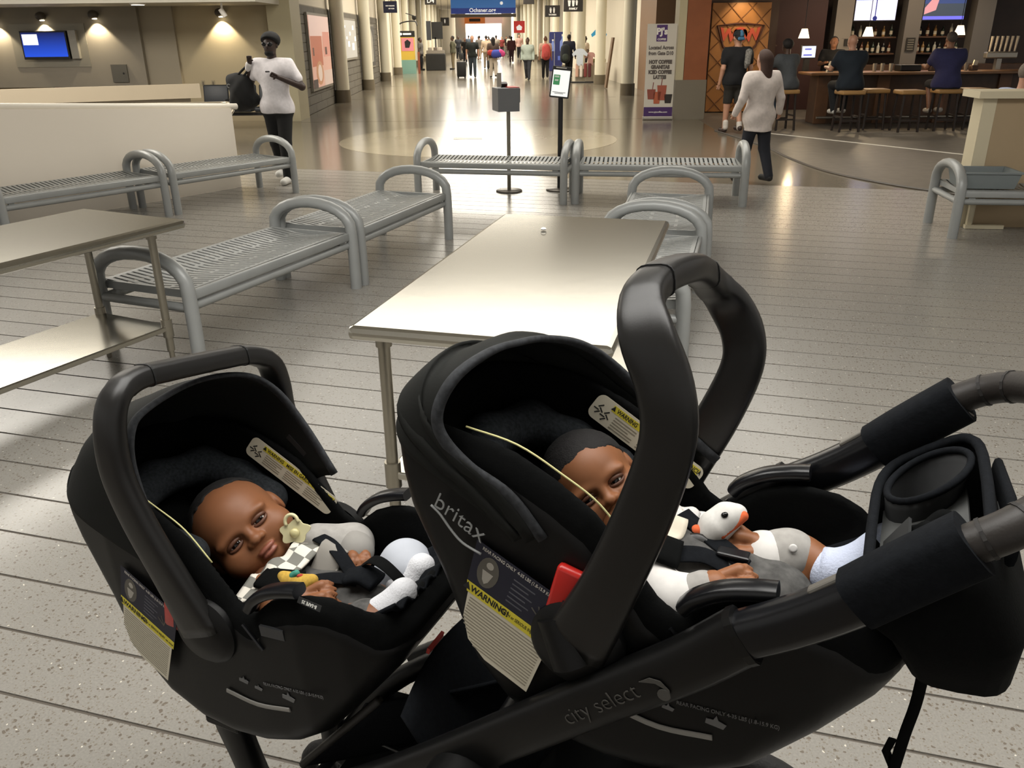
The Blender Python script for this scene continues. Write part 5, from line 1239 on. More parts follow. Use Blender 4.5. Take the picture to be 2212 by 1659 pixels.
# duck toy
dk = empty('plush_duck', sorigin(-.165, 1.05), YAW, 'white plush duck head with an orange bill held by the right baby', 'plush toy'); dk.location = Vector(sorigin(-.165, 1.052)) + SV * .035
ex = imgdir(1, -.35).normalized(); ey = imgdir(.35, 1).normalized() * -1; ez = tocam(-.165, .035, 1.052)
def D(a, b_, c_): return ex * a + ey * b_ + ez * c_
blob('head', dk, [(D(-.008, -.002, 0), D(.012, .004, .0), .023, .021), (D(-.02, -.012, 0), D(-.008, -.006, 0), .018, .02), (D(.012, .004, 0), D(.030, .004, .0), .019, .012)], .012, .003, mat('duck_white', '#cfcdc8', .95, noise=.06, nscale=150))
blob('bill', dk, [(D(-.004, -.016, .015), D(.034, -.002, .010), .008, .008)], .006, .0025, mat('duck_orange', '#cf5f33', .9))
blob('tuft', dk, [(D(-.035, .0, .002), D(-.038, -.012, .002), .009, .007)], .006, .003, mat('duck_orange', '#cf5f33', .9))
blob('collar', dk, [(D(-.012, -.032, -.002), D(.004, -.036, -.004), .013, .011)], .006, .003, mat('duck_teal', '#2f5a52', .9))
blob('eye', dk, [(D(.009, .008, .0215), D(.011, .008, .0215), .0042, .0042)], .002, .0015, mat('bead_black', '#0a0a0a', .1))
# ------------------------------------------------------------------ people
SK_D = mat('skin_dark', '#4a3326', .5); SK_M = mat('skin_mid', '#8a6048', .5); SK_L = mat('skin_light', '#b98a70', .5)
SK_X = mat('skin_deep', '#33231c', .5)
def cloth(c, n=.08): return mat('cloth_' + c.strip('#'), c, .9, noise=n, nscale=30)
def person(pos, rz, H, label, skin, top, bottom, shoe='#1a1a1a', hair='#1a1512', hstyle='short', sleeve='short', legs='long', stride=0., sit=0, armL=None, armR=None, h=.022, fat=1., lean=0., group=None, hands=False, dress=False, headrz=0., feet_z=0.):
    """faces -Y; arms given as ((elbow),(hand)) offsets from the shoulder, in heights; L is the person's left (+X)"""
    r = empty('person', (pos[0], pos[1], pos[2] if len(pos) > 2 else 0), rz, label, 'person', group)
    def V(x, y, z): return (x * H, y * H, z * H)
    hipz = .52 if not sit else sit / H + .06
    lo_y = lean
    sh = lambda sx: (sx * .112 * (.9 + .1 * fat), -lo_y * .30, hipz + .295)
    hip = lambda sx: (sx * .05, 0, hipz)
    nk = (0, -lo_y * .33, hipz + .33); hd = (0, -lo_y * .40 - .012, hipz + .412)
    legsP = []
    for sx, ph in ((1, 1), (-1, -1)):
        if sit:
            k_ = (sx * .075, -.235, hipz - .01); a = (sx * .07, -.20 + (.06 if sx > 0 else -.02), hipz - .25 + feet_z)
        else:
            s = stride * ph; k_ = (sx * .05, -.10 * s - .012, .275 + .01 * abs(s)); a = (sx * .052, -.20 * s + (.03 if s < 0 else 0), .045 + (.03 if s < 0 else 0))
        legsP.append((hip(sx), k_, a))
    arms = {}
    for sx, A_ in ((1, armL), (-1, armR)):
        S_h = sh(sx)
        if A_ is None: A_ = ((sx * .035, .015, -.17), (sx * .045, -.03, -.325))
        arms[sx] = (S_h, tuple(S_h[i] + A_[0][i] for i in range(3)), tuple(S_h[i] + A_[1][i] for i in range(3)))
    def torso(P, g=0.):
        d = cap3(P, V(-.045, 0, hipz), V(.045, 0, hipz), (.068 * fat + g) * H)
        d = smin(d, cap3(P, V(0, -lo_y * .05 + .0, hipz + .05), V(0, -lo_y * .2, hipz + .19), (.075 * fat + g) * H, (.085 * fat + g) * H), .05 * H)
        a, b_ = sh(1), sh(-1)
        d = smin(d, cap3(P, V(a[0] * .72, a[1], a[2] - .045), V(b_[0] * .72, b_[1], b_[2] - .045), (.062 * fat + g) * H), .05 * H)
        d = smin(d, cap3(P, V(a[0] * .9, a[1], a[2] - .012), V(b_[0] * .9, b_[1], b_[2] - .012), (.034 + g) * H), .03 * H)
        return d
    ch, sh_ = math.cos(headrz), math.sin(headrz)
    Mh = ((ch, -sh_, 0), (sh_, ch, 0), (0, 0, 1))
    def hpt(x, y, z): return V(hd[0] + x * ch - y * sh_, hd[1] + x * sh_ + y * ch, hd[2] + z)
    def skinfn(P):
        d = torso(P)
        d = smin(d, cap3(P, V(*nk), V(nk[0], nk[1] - .005, nk[2] + .05), .032 * H), .02 * H)
        d = smin(d, ell3(P, V(hd[0], hd[1] + .008, hd[2] + .012), (.045 * H, .055 * H, .055 * H), Mh), .015 * H)
        d = smin(d, ell3(P, hpt(0, -.016, -.025), (.034 * H, .038 * H, .042 * H), Mh), .02 * H)
        d = smin(d, cap3(P, hpt(0, -.052, .008), hpt(0, -.062, -.008), .006 * H, .009 * H), .008 * H)
        for sx in (1, -1): d = smin(d, ell3(P, hpt(sx * .046, .008, -.002), (.007 * H, .012 * H, .018 * H), Mh), .004 * H)
        for sx in (1, -1):
            s_, e_, w_ = arms[sx]; d = smin(d, cap3(P, V(*s_), V(*e_), .029 * H * fat ** .5, .024 * H), .02 * H); d = smin(d, cap3(P, V(*e_), V(*w_), .024 * H, .016 * H), .01 * H)
            dv = np.array(w_) - np.array(e_); dv = dv / max(np.linalg.norm(dv), 1e-6)
            if not (hands): d = smin(d, cap3(P, V(*w_), V(*(np.array(w_) + dv * .05)), .018 * H, .014 * H), .008 * H)
        for (a, b_, c_) in legsP:
            d = smin(d, cap3(P, V(*a), V(*b_), .052 * H, .034 * H), .02 * H); d = smin(d, cap3(P, V(*b_), V(*c_), .034 * H, .022 * H), .012 * H)
            d = smin(d, cap3(P, V(c_[0], c_[1] + .01, c_[2] - .012), V(c_[0], c_[1] - .085, c_[2] - .022), .024 * H, .02 * H), .01 * H)
        return d
    P0 = np.array([V(*p) for q in list(arms.values()) + legsP for p in q] + [V(hd[0], hd[1], hd[2] + .08)])
    lo, hi = P0.min(0) - .13 * H, P0.max(0) + .13 * H
    ex = None
    if hands:
        ex = MB()
        for sx in (1, -1):
            s_, e_, w_ = arms[sx]; dv = np.array(w_) - np.array(e_); dv = dv / max(np.linalg.norm(dv), 1e-6)
            fn, l2, h2 = hand(r, V(*w_), V(*(np.array(w_) + dv * .045)), (.3 * -sx, -.6, .2), .05 * H / 1.75 * 1.0, skin, .7, sx)
            hv, hf = sdf_mesh(fn, l2, h2, .006 * H / 1.75)
            ex.add([tuple(p) for p in hv], [tuple(q) for q in np.asarray(hf).tolist()])
    sdf_obj('body', skinfn, lo, hi, h, skin, r, extra=ex)
    g = .011 * 1.75 / H
    def shirt(P):
        d = torso(P, g)
        cut = hipz - (.035 if not dress else .11)
        if dress: d = smin(d, cap3(P, V(0, 0, hipz), V(0, .0, hipz - .2), .085 * H * fat, .11 * H * fat), .04 * H)
        for sx in (1, -1):
            s_, e_, w_ = arms[sx]
            if sleeve == 'short': m_ = tuple(s_[i] + (e_[i] - s_[i]) * .62 for i in range(3)); d = smin(d, cap3(P, V(*s_), V(*m_), .040 * H, .040 * H), .02 * H)
            elif sleeve == 'long': d = smin(d, cap3(P, V(*s_), V(*e_), .041 * H, .034 * H), .02 * H); d = smin(d, cap3(P, V(*e_), V(*w_), .033 * H, .026 * H), .012 * H)
        d = smax(d, V(0, 0, cut)[2] - P[2], .008); d = smax(d, P[2] - (nk[2] + .002) * H - .35 * np.abs(P[0]) * 0, .01)
        return d + .003 * np.sin(P[2] * 40 / H + P[0] * 25)
    sdf_obj('shirt', shirt, lo, hi, h, cloth(top), r)
    def pants(P):
        d = cap3(P, V(-.045, 0, hipz), V(.045, 0, hipz), (.068 * fat + .008) * H)
        d = smin(d, cap3(P, V(0, 0, hipz + .04), V(0, 0, hipz + .06), (.07 * fat + .006) * H), .03 * H)
        for (a, b_, c_) in legsP:
            d = smin(d, cap3(P, V(*a), V(*b_), .060 * H, .044 * H), .02 * H)
            if legs == 'long': d = smin(d, cap3(P, V(*b_), V(*c_), .044 * H, .034 * H), .012 * H)
        if legs == 'long' or sit: return d
        return smax(d, V(0, 0, .30)[2] - P[2], .006)
    sdf_obj('trousers', pants, lo, hi, h, cloth(bottom), r)
    for (a, b_, c_) in legsP:
        def shf(P, c_=c_):
            d = cap3(P, V(c_[0], c_[1] + .012, c_[2] - .014), V(c_[0], c_[1] - .095, c_[2] - .020), .027 * H, .024 * H)
            return smax(d, (c_[2] - .045) * H - P[2], .004)
        c3 = np.array(V(*c_)); sdf_obj('shoe', shf, c3 - .16 * H, c3 + .08 * H, min(h, .016), mat('shoe_' + shoe.strip('#'), shoe, .5), r)
    hm = mat('hair_' + hair.strip('#'), hair, .75, noise=.2, nscale=60)
    if hstyle != 'bald':
        def hairf(P):
            d = ell3(P, V(hd[0], hd[1] + .012, hd[2] + .018), (.050 * H, .060 * H, .058 * H), Mh)
            q = (P[0] - hd[0] * H) * sh_ * -1 + (P[1] - hd[1] * H) * ch          # backwards coordinate of the head
            d = smax(d, -(P[2] - (hd[2] + .035) * H + q * 1.3), .012)
            if hstyle == 'afro': d = smin(d, ell3(P, V(hd[0], hd[1] + .018, hd[2] + .022), (.064 * H, .062 * H, .060 * H)), .02); d = smax(d, -(P[2] - (hd[2] + .03) * H + q * 1.6), .012)
            if hstyle == 'long':
                bk = hpt(0, .045, -.0); b2 = hpt(0, .066, -.22)
                d = smin(d, cap3(P, bk, b2, .050 * H, .032 * H), .03 * H)
            if hstyle == 'bun': d = smin(d, ell3(P, hpt(0, .03, .07), (.025 * H, .025 * H, .022 * H)), .01)
            return d
        c3 = np.array(V(*hd)); sdf_obj('hair', hairf, c3 - np.array((.12, .14, .26)) * H, c3 + np.array((.12, .14, .12)) * H, min(h, .015), hm, r)
    return r, V, arms, hd, hpt
# --- man in the white T-shirt walking towards the camera
r, V, arms, hd, hpt = person((-2.87, 10.86), math.radians(-8), 1.74, 'man in a white T-shirt, black hat and sunglasses carrying a duffel bag', SK_X, '#e3dee0', '#141414', '#d8d6d0', hstyle='bald', stride=.35,
    armR=((-.075, .02, -.125), (-.035, -.05, .005)), armL=((.085, .0, -.155), (-.035, -.115, -.085)), h=.012, fat=1.02, hands=True, headrz=.05)
def hat(P):
    d = ell3(P, hpt(.004, .015, .035), (.066 * 1.74, .072 * 1.74, .056 * 1.74)); d = smax(d, -(P[2] - (hd[2] + .018) * 1.74 + (P[1] - hd[1] * 1.74) * .7), .01); return d
c3 = np.array(V(*hd)); sdf_obj('hat', hat, c3 - .2, c3 + .2, .009, mat('hat_black', '#080707', .8), r)
def glasses(P):
    d = np.full(np.broadcast(*P).shape, 9.)
    for sx in (-1, 1): d = np.minimum(d, ell3(P, hpt(sx * .021, -.052, .008), (.019 * 1.74, .008 * 1.74, .014 * 1.74)))
    return smin(d, cap3(P, hpt(-.045, -.02, .01), hpt(.045, -.02, .01), .004), .004)
sdf_obj('sunglasses', glasses, c3 - .13, c3 + .13, .006, mat('lens_black', '#0b0b0c', .15), r)
def beard(P): return ell3(P, hpt(0, -.022, -.05), (.034 * 1.74, .036 * 1.74, .024 * 1.74))
sdf_obj('beard', beard, c3 - .16, c3 + .05, .009, mat('beard_black', '#120e0c', .9), r)
blob('shirt_print', r, [(V(-.012, -.105, .765), V(.012, -.105, .765), .008, .008)], .004, .004, mat('print_black', '#1a1a1a', .8))
w_ = arms[-1][2]
blob('wrist_towel', r, [(V(w_[0] - .02, w_[1] + .02, w_[2] - .035), V(w_[0] - .008, w_[1] + .005, w_[2] - .012), .042, .04)], .01, .008, cloth('#d9d5d2'))
db = empty('duffel_bag', (-3.30, 10.92, 0), math.radians(-8), 'black duffel bag slung over the shoulder of the man in white', 'bag')
def duf(P): return smin(smin(ell3(P, (0, 0, 1.08), (.15, .16, .20)), cap3(P, (-.10, 0, 1.22), (.06, 0, 1.20), .09, .08), .08), cap3(P, (-.08, 0, .95), (.14, 0, 1.0), .09, .08), .08) + .006 * np.sin(P[0] * 40) * np.sin(P[2] * 30)
sdf_obj('body', duf, (-.35, -.3, .7), (.35, .3, 1.45), .014, mat('duffel_black', '#121212', .85), db)
MB().tube(spline([(-.05, -.03, 1.26), (.08, -.05, 1.36), (.20, -.06, 1.44)], 5), .014, 8).build('strap', mat('duffel_black', '#121212', .85), db, True)
MB().tube(spline([(.02, -.03, 1.24), (.12, -.05, 1.33), (.20, -.06, 1.43)], 5), .014, 8).build('strap', mat('duffel_black', '#121212', .85), db, True)
MB().tube([(-.09 + .02 * math.cos(a), -.16, 1.17 + .02 * math.sin(a)) for a in np.linspace(.5, 5, 12)], .004, 6).build('emblem', mat('emblem_grey', '#8f8f8c', .6), db, True)
# --- woman in the loose white shirt walking away
r, V, arms, hd, hpt = person((2.97, 10.36), math.radians(200), 1.52, 'woman with long brown hair in a loose white shirt walking away', SK_L, '#d6cbc4', '#20222a', '#191919', '#3a2419', 'long', 'long', stride=.5,
    armR=((-.05, .03, -.16), (-.075, -.0, -.27)), armL=((.05, -.0, -.16), (.045, -.09, -.28)), h=.012, fat=1.12, dress=True, hands=True)
# --- man with cap in black top and shorts
r, V, arms, hd, hpt = person((4.08, 15.95), math.radians(190), 1.74, 'man in a black top and shorts with a backwards blue cap before the wooden sign', SK_L, '#101114', '#2a2722', '#3a2c26', '#1d1815', 'short', 'short', 'short', stride=.3, h=.014, fat=1.2, hands=True)
def cap_(P): d = ell3(P, hpt(0, .01, .03), (.054 * 1.74, .062 * 1.74, .052 * 1.74)); return smax(d, (hd[2] + .022) * 1.74 - P[2], .006)
c3 = np.array(V(*hd)); sdf_obj('cap', cap_, c3 - .2, c3 + .2, .012, mat('cap_black', '#15171a', .8), r)
blob('cap_panel', r, [(hpt(-.005, .065, .03), hpt(-.005, .055, .06), .035, .03)], .01, .01, mat('cap_blue', '#3f6f8f', .8))
blob('cap_brim', r, [(hpt(-.02, .07, -.005), hpt(.02, .07, -.005), .03, .03)], .01, .01, mat('cap_blue', '#3f6f8f', .8))
for k_, sx in enumerate((-1, 1)): blob('sock', r, [(V(sx * .052, -.06 * sx + .03, .06), V(sx * .052, -.055 * sx + .02, .11), .05, .05)], .01, .012, cloth('#c9c2b8'))
bk_ = empty('shoulder_cloth', (4.08, 15.95, 0), math.radians(190), 'grey patterned cloth hanging over the shoulder of the man in the cap', 'cloth')
blob('cloth', bk_, [(V(-.07, .115, .80), V(-.055, .13, .70), .06, .05), (V(-.055, .13, .70), V(-.05, .12, .66), .05, .03)], .02, .014, mat('cloth_pattern', '#77746e', .9, noise=.5, nscale=40))
# --- people at the bar
person((5.2, 16.4), math.radians(200), 1.64, 'woman in a grey patterned top seated at the left end of the bar', SK_D, '#4a4d50', '#2f3b47', '#5a5048', '#17110e', 'afro', 'short', sit=.70, armL=((.03, -.10, -.12), (.02, -.24, -.10)), armR=((-.03, -.10, -.12), (-.02, -.25, -.06)), h=.018, lean=.25)
person((6.22, 16.1), math.radians(186), 1.78, 'bald man in a dark navy shirt seated with his back turned at the bar', SK_L, '#18212a', '#151619', '#c8c6c0', hstyle='bald', sit=.70, armL=((.05, -.08, -.14), (.03, -.22, -.13)), armR=((-.05, -.08, -.14), (-.03, -.22, -.13)), h=.018, fat=1.3, lean=.15)
person((8.0, 16.15), math.radians(176), 1.82, 'man in a purple blue shirt seated with his back turned at the bar', SK_M, '#2f2f55', '#1c1c20', '#b9b4ae', '#4a4039', 'short', 'short', 'short', sit=.70, armL=((.05, -.08, -.14), (.03, -.22, -.13)), armR=((-.05, -.08, -.14), (-.03, -.22, -.13)), h=.018, fat=1.3, lean=.15)
person((6.72, 18.55), math.radians(-15), 1.62, 'bartender in black with glasses behind the bar', SK_M, '#131315', '#131315', '#131313', '#14100e', 'long', 'short', armL=((.04, -.08, -.14), (-.02, -.2, -.12)), armR=((-.04, -.08, -.14), (.02, -.2, -.12)), h=.018)
person((5.46, 9.5), math.radians(120), 1.76, 'man in a pale blue shirt seated behind the right half wall', SK_L, '#a9b2cc', '#2b2d33', '#222222', '#6d6256', 'short', 'long', sit=.43, h=.014, lean=.25, feet_z=.02)
# --- concourse walkers
def far(x, y, rz, H, label, skin, top, bottom, **kw): return person((x, y), math.radians(rz), H, label, skin, top, bottom, h=kw.pop('h', .035), group='people in the concourse', **kw)
far(-1.6, 39.7, 5, 1.72, 'man in a black T-shirt and jeans pulling a black suitcase', SK_L, '#1f2422', '#39424a', stride=.4, hstyle='short', hair='#8a7a60', h=.028)
far(-.67, 39.1, 190, 1.66, 'woman in white trousers with a bright blue and pink bag walking away', SK_M, '#57483f', '#cfc2b2', stride=.4, hstyle='long', hair='#1a1311', h=.028)
far(.78, 36.7, -10, 1.60, 'woman in a pale green top and patterned leggings crossing the concourse', SK_D, '#a9b3a8', '#33343a', stride=.6, hstyle='bun', sleeve='long', h=.028, fat=1.25)
far(1.55, 37.7, 178, 1.64, 'woman with a red backpack and dark leggings', SK_L, '#c09a86', '#1c1a1a', stride=.4, hstyle='bun', hair='#5a3a28', h=.028)
far(2.6, 38.6, 165, 1.72, 'man in navy with a dark backpack beside the souvenir stand', SK_D, '#1d2030', '#18181c', sleeve='long', h=.03)
far(.2, 60.5, 180, 1.66, 'person in maroon clothes walking away in the middle of the concourse', SK_D, '#4a2428', '#3a2026', sleeve='long', fat=1.2, stride=.3)
far(.85, 70.5, 0, 1.8, 'man in a pink shirt and black trousers far down the concourse', SK_L, '#c79f92', '#17171a', sleeve='long', stride=.3)
far(-1.25, 50.5, 185, 1.72, 'person in tan clothes with a dark bag walking away', SK_L, '#a8937c', '#8d7d69', stride=.4, sleeve='long')
far(-4.8, 48.9, 80, 1.64, 'woman in grey and black standing at the black vendor cart', SK_D, '#5f5a56', '#17161a', hstyle='afro')
far(-3.05, 49.3, -95, 1.72, 'person in olive and tan leaning on the black vendor cart', SK_D, '#4c4a38', '#6d6048', sleeve='long')
far(-3.9, 70.0, 10, 1.74, 'man in dark grey with a rolling bag on the left of the far crowd', SK_D, '#2b2c30', '#232428', stride=.4)
far(3.45, 40.5, -60, 1.62, 'woman in cream standing behind the souvenir stand', SK_D, '#c9b6a0', '#3a3434', hstyle='bun')
cols = ['#2f2d2b', '#6d665e', '#8a7f72', '#1f2430', '#a89c8c', '#3d3128', '#7a2f2c', '#4b5560', '#c2b8a8', '#26221f']
dsc = ['charcoal', 'grey', 'taupe', 'navy', 'beige', 'brown', 'brick red', 'slate', 'cream', 'black']
for i, (x, y) in enumerate(((-3.0, 62), (-2.2, 68), (-2.6, 78), (-1.6, 74), (-.9, 66), (-1.9, 86), (-.6, 80), (-3.7, 84), (.1, 76), (-.2, 88))):
    far(x, y, (0, 180, 20, 190, 170, 0, 10, 180, 200, 0)[i], 1.6 + .018 * ((i * 7) % 10), 'distant walker in a %s top among the far crowd' % dsc[i], (SK_L, SK_M, SK_D)[i % 3], cols[i], cols[(i + 3) % 10], stride=.3, h=.045)
# ------------------------------------------------------------------ concourse furniture, signs and luggage
def sign(name, c, wd, ht, label, bg, lines, rz=0., icons=None, th=.06):
    s = empty(name, (c[0], c[1], c[2]), rz, label, 'sign')
    MB().box((0, 0, 0), (wd, th, ht), bev=.01).build('board', mat('sign_' + bg.strip('#'), bg, .5), s)
    for (t, sz, dx, dz) in lines: text_mesh('lettering', t, sz, mat('sign_white', '#e6e2da', .6, emit='#e6e2da', estr=.25), s, frameT((dx, -th / 2 - .004, dz), (1, 0, 0), (0, 0, 1)), .002, .004)
    for sx in (-1, 1): MB().cyl((sx * wd * .4, 0, ht / 2), (sx * wd * .4, 0, CEIL - c[2] - .01), .012, seg=6).build('hanger', M_dgrey, s)
    for k_, (kx, kh) in enumerate(icons or []):
        MB().lathe([(.001, kh * .46), (kh * .14, kh * .4), (kh * .14, kh * .3), (.001, kh * .24)], (kx, -th / 2 - .01, .04), 10).build('icon_head', mat('sign_white', '#e6e2da', .6, emit='#e6e2da', estr=.25), s)
        MB().prism([(kx - kh * .2, kh * .22 + .04), (kx + kh * .2, kh * .22 + .04), (kx + kh * .12, -kh * .5 + .04), (kx - kh * .12, -kh * .5 + .04)], -th / 2 - .008, -th / 2, 'xz').build('icon_body', mat('sign_white', '#e6e2da', .6, emit='#e6e2da', estr=.25), s)
    return s
sign('hanging_sign', (2.28, 32, 2.72), .68, .52, 'large dark hanging restroom sign reading family', '#2b2622', [('FAMILY', .09, 0, -.17)], icons=[(-.14, .26), (0, .26), (.12, .2)])
sign('hanging_sign', (1.85, 38, 2.63), .62, .44, 'smaller dark hanging restroom sign left of the family sign', '#2b2622', [('WOMEN', .08, 0, -.14)], icons=[(-.08, .22), (.06, .22)])
sign('hanging_sign', (-4.64, 36, 2.79), .54, .42, 'small navy hanging sign on the left of the concourse', '#1f2440', [('NEW ORLEANS', .05, 0, .04), ('SKY CLUB', .05, .05, -.06)])
sign('hanging_sign', (-3.38, 40, 3.16), .5, .34, 'dark gate sign reading D4', '#2b2622', [('D4', .26, 0, -.02)])
sign('hanging_sign', (-4.18, 60, 2.6), .56, .5, 'small dark hanging sign far down the left side', '#2b2622', [], icons=[(0, .26)])
sign('hanging_sign', (.95, 42, 3.2), .5, .34, 'dark gate sign at the top edge right of the blue banner', '#2b2622', [])
b = empty('overhead_banner', (-1.63, 60, 3.56), 0, 'wide blue overhead banner reading Ochsner.org', 'sign')
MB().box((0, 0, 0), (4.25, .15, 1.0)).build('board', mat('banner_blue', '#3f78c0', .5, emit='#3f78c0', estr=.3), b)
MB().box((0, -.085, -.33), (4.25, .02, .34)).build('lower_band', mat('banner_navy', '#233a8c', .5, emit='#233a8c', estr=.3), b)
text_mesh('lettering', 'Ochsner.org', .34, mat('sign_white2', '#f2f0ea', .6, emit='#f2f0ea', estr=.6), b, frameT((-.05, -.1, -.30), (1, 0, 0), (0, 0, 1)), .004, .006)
MB().lathe([(.1, 0), (.1, .01)], (1.2, -.08, .12), 14, Matrix.Rotation(1.57, 3, 'X')).build('emblem', mat('sign_white2', '#f2f0ea', .6), b)
for sx in (-1, 1): MB().cyl((sx * 1.9, 0, .5), (sx * 1.9, 0, CEIL - 3.57), .02, seg=6).build('hanger', M_dgrey, b)
MB().box((0, 0, -.62), (4.3, .3, .2)).build('header_beam', mat('beam_dark', '#5d554c', .6), b)
s2 = empty('far_shop_sign', (-2.65, 98, 3.28), 0, 'orange and pink shop signs at the far end of the concourse', 'sign')
MB().box((-.95, 0, 0), (2.2, .1, .7)).build('orange_board', mat('shop_orange', '#b8642c', .5, emit='#b8642c', estr=.5), s2); MB().box((1.1, 0, 0), (1.9, .1, .7)).build('pink_board', mat('shop_pink', '#e0b8a8', .5, emit='#e0b8a8', estr=.5), s2)
MB().box((-.95, -.06, .02), (1.2, .03, .3)).build('dark_mark', mat('shop_dark', '#3a2418', .6), s2)
for sx in (-1, 1): MB().cyl((sx * 1.5, 0, .35), (sx * 1.5, 0, CEIL - 3.29), .03, seg=6).build('hanger', M_dgrey, s2)
# lit posters on the block wall
def poster(y0, y1, z0, z1, label, name, build):
    a, b_ = cor(y0, .02), cor(y1, .02); L_ = (b_ - a).length
    p = empty(name, (a.x, a.y, z0), 0, label, 'poster'); T = frameT((0, 0, 0), cd, (0, 0, 1)); h_ = z1 - z0
    MB().prism([(-.06, -.06), (L_ + .06, -.06), (L_ + .06, h_ + .06), (-.06, h_ + .06)], -.01, .05, T=T @ Matrix.Scale(-1, 4, (0, 0, 1)) if 0 else T).build('frame', mat('frame_grey', '#8a8376', .5), p)
    def R(x0, x1, q0, q1, col, nm, dz=.06, em=.55): MB().prism([(x0 * L_, q0 * h_), (x1 * L_, q0 * h_), (x1 * L_, q1 * h_), (x0 * L_, q1 * h_)], .05, dz, T=T).build(nm, mat('poster_' + col.strip('#'), col, .5, emit=col, estr=em), p)
    build(R, p, T, L_, h_); return p
def p1(R, p, T, L_, h_):
    R(0, 1, 0, 1, '#cfa08c', 'sheet'); R(0, 1, .72, 1, '#d8b8ac', 'upper_field', .062); R(.02, .55, .30, .72, '#b0644a', 'arch_shape', .063); R(.62, .98, .42, .78, '#c98a78', 'pink_field', .063)
    R(.70, .80, .45, .56, '#5a3a30', 'dark_mark', .065); R(.08, .14, .45, .56, '#5a3a30', 'dark_mark', .065); R(.55, 1, .0, .22, '#c9b0a0', 'lower_field', .064); R(0, .2, 0, .12, '#3a2c28', 'corner_mark', .065)
    MB().prism([(L_ * (.34 + .17 * math.cos(a)), h_ * (.2 + .17 * math.sin(a))) for a in np.linspace(0, 6.28, 24, endpoint=False)], .05, .068, T=T).build('round_motif', mat('poster_motif', '#b98560', .5, emit='#b98560', estr=.5), p)
    MB().prism([(L_ * (.34 + .10 * math.cos(a)), h_ * (.2 + .12 * math.sin(a))) for a in np.linspace(0, 6.28, 24, endpoint=False)], .05, .071, T=T).build('motif_centre', mat('poster_motif2', '#d8c0ae', .5, emit='#d8c0ae', estr=.5), p)
poster(21.35, 24.2, .56, 2.2, 'large pinkish lit poster on the grey block wall', 'wall_poster', p1)
def p2(R, p, T, L_, h_):
    R(0, 1, 0, 1, '#a8a49c', 'sheet')
    for x, z, s in ((.1, .8, .05), (.3, .3, .12), (.45, .6, .08), (.62, .2, .16), (.7, .75, .1), (.2, .5, .06), (.85, .45, .1)): R(x, x + s, z, z + s * 1.2, '#e8e4dc', 'glow_patch', .064, 1.0)
poster(26.9, 29.7, 1.11, 2.19, 'smaller silvery lit poster between the first and second column', 'wall_poster', p2)
def p3(R, p, T, L_, h_):
    R(0, 1, 0, 1, '#4a4844', 'sheet', em=.05)
    MB().prism([(L_ * (.45 + .3 * math.cos(a)), h_ * (.62 + .33 * math.sin(a))) for a in np.linspace(0, 3.14159, 16)] + [(L_ * .15, h_ * .1), (L_ * .75, h_ * .1)], .05, .066, T=T).build('pale_arch', mat('poster_arch', '#a8a49a', .4), p)
poster(32.5, 35.0, .70, 2.08, 'dark glass display with a pale arch between the second and third column', 'wall_poster', p3)
# luggage and bags
def suitcase(x, y, rz, label, hgt=.62):
    s = empty('suitcase', (x, y, 0), rz, label, 'suitcase', 'rolling suitcases')
    MB().box((0, 0, hgt / 2 + .05), (.4, .25, hgt), bev=.03).build('shell', mat('case_black', '#151414', .6), s, ang=50)
    for sx in (-1, 1):
        MB().cyl((sx * .1, .08, hgt), (sx * .1, .08, hgt + .38), .01, seg=6).build('handle_rod', M_dgrey, s)
        for sy in (-1, 1): MB().cyl((sx * .15, sy * .09, .0), (sx * .15, sy * .09, .06), .03, seg=10).build('wheel', M_black, s)
    MB().box((0, .08, hgt + .38), (.24, .03, .03)).build('grip', M_dgrey, s)
suitcase(-2.08, 39.2, 0, 'tall black rolling suitcase beside the man in black')
suitcase(-3.55, 69.4, .3, 'small black rolling bag beside the man in dark grey', .4)
suitcase(-1.0, 50.0, .3, 'dark rolling bag by the person in tan', .4)
def bagb(nm, loc, label, prims): 
    r = empty(nm, loc, 0, label, 'bag')
    for n_, pr_, c_ in prims: blob(n_, r, pr_, .04, .03, cloth(c_))
    return r
bagb('shoulder_bag', (-.5, 38.85, .98), 'blue and pink bag hanging on the woman in white trousers', [('blue_side', [((-.1, -.05, 0), (.12, -.05, .02), .17, .16)], '#3f4aa0'), ('pink_side', [((.16, -.08, .06), (.24, -.08, .0), .13, .12)], '#d04a86'), ('red_wrap', [((-.3, -.02, .05), (-.1, -.02, .03), .12, .12)], '#a83a34')])
bagb('backpack', (1.57, 37.45, 1.05), 'red backpack on the woman in dark leggings', [('pack', [((0, 0, -.12), (0, 0, .16), .19, .17)], '#c0504a'), ('pocket', [((0, -.1, -.12), (0, -.1, -.05), .12, .12)], '#a8443e')])
bagb('backpack', (2.42, 38.25, .95), 'dark backpack on the man in navy', [('pack', [((0, 0, -.15), (0, 0, .2), .22, .2)], '#22262a'), ('pocket', [((0, -.12, -.15), (0, -.12, -.08), .14, .14)], '#3d443c')])
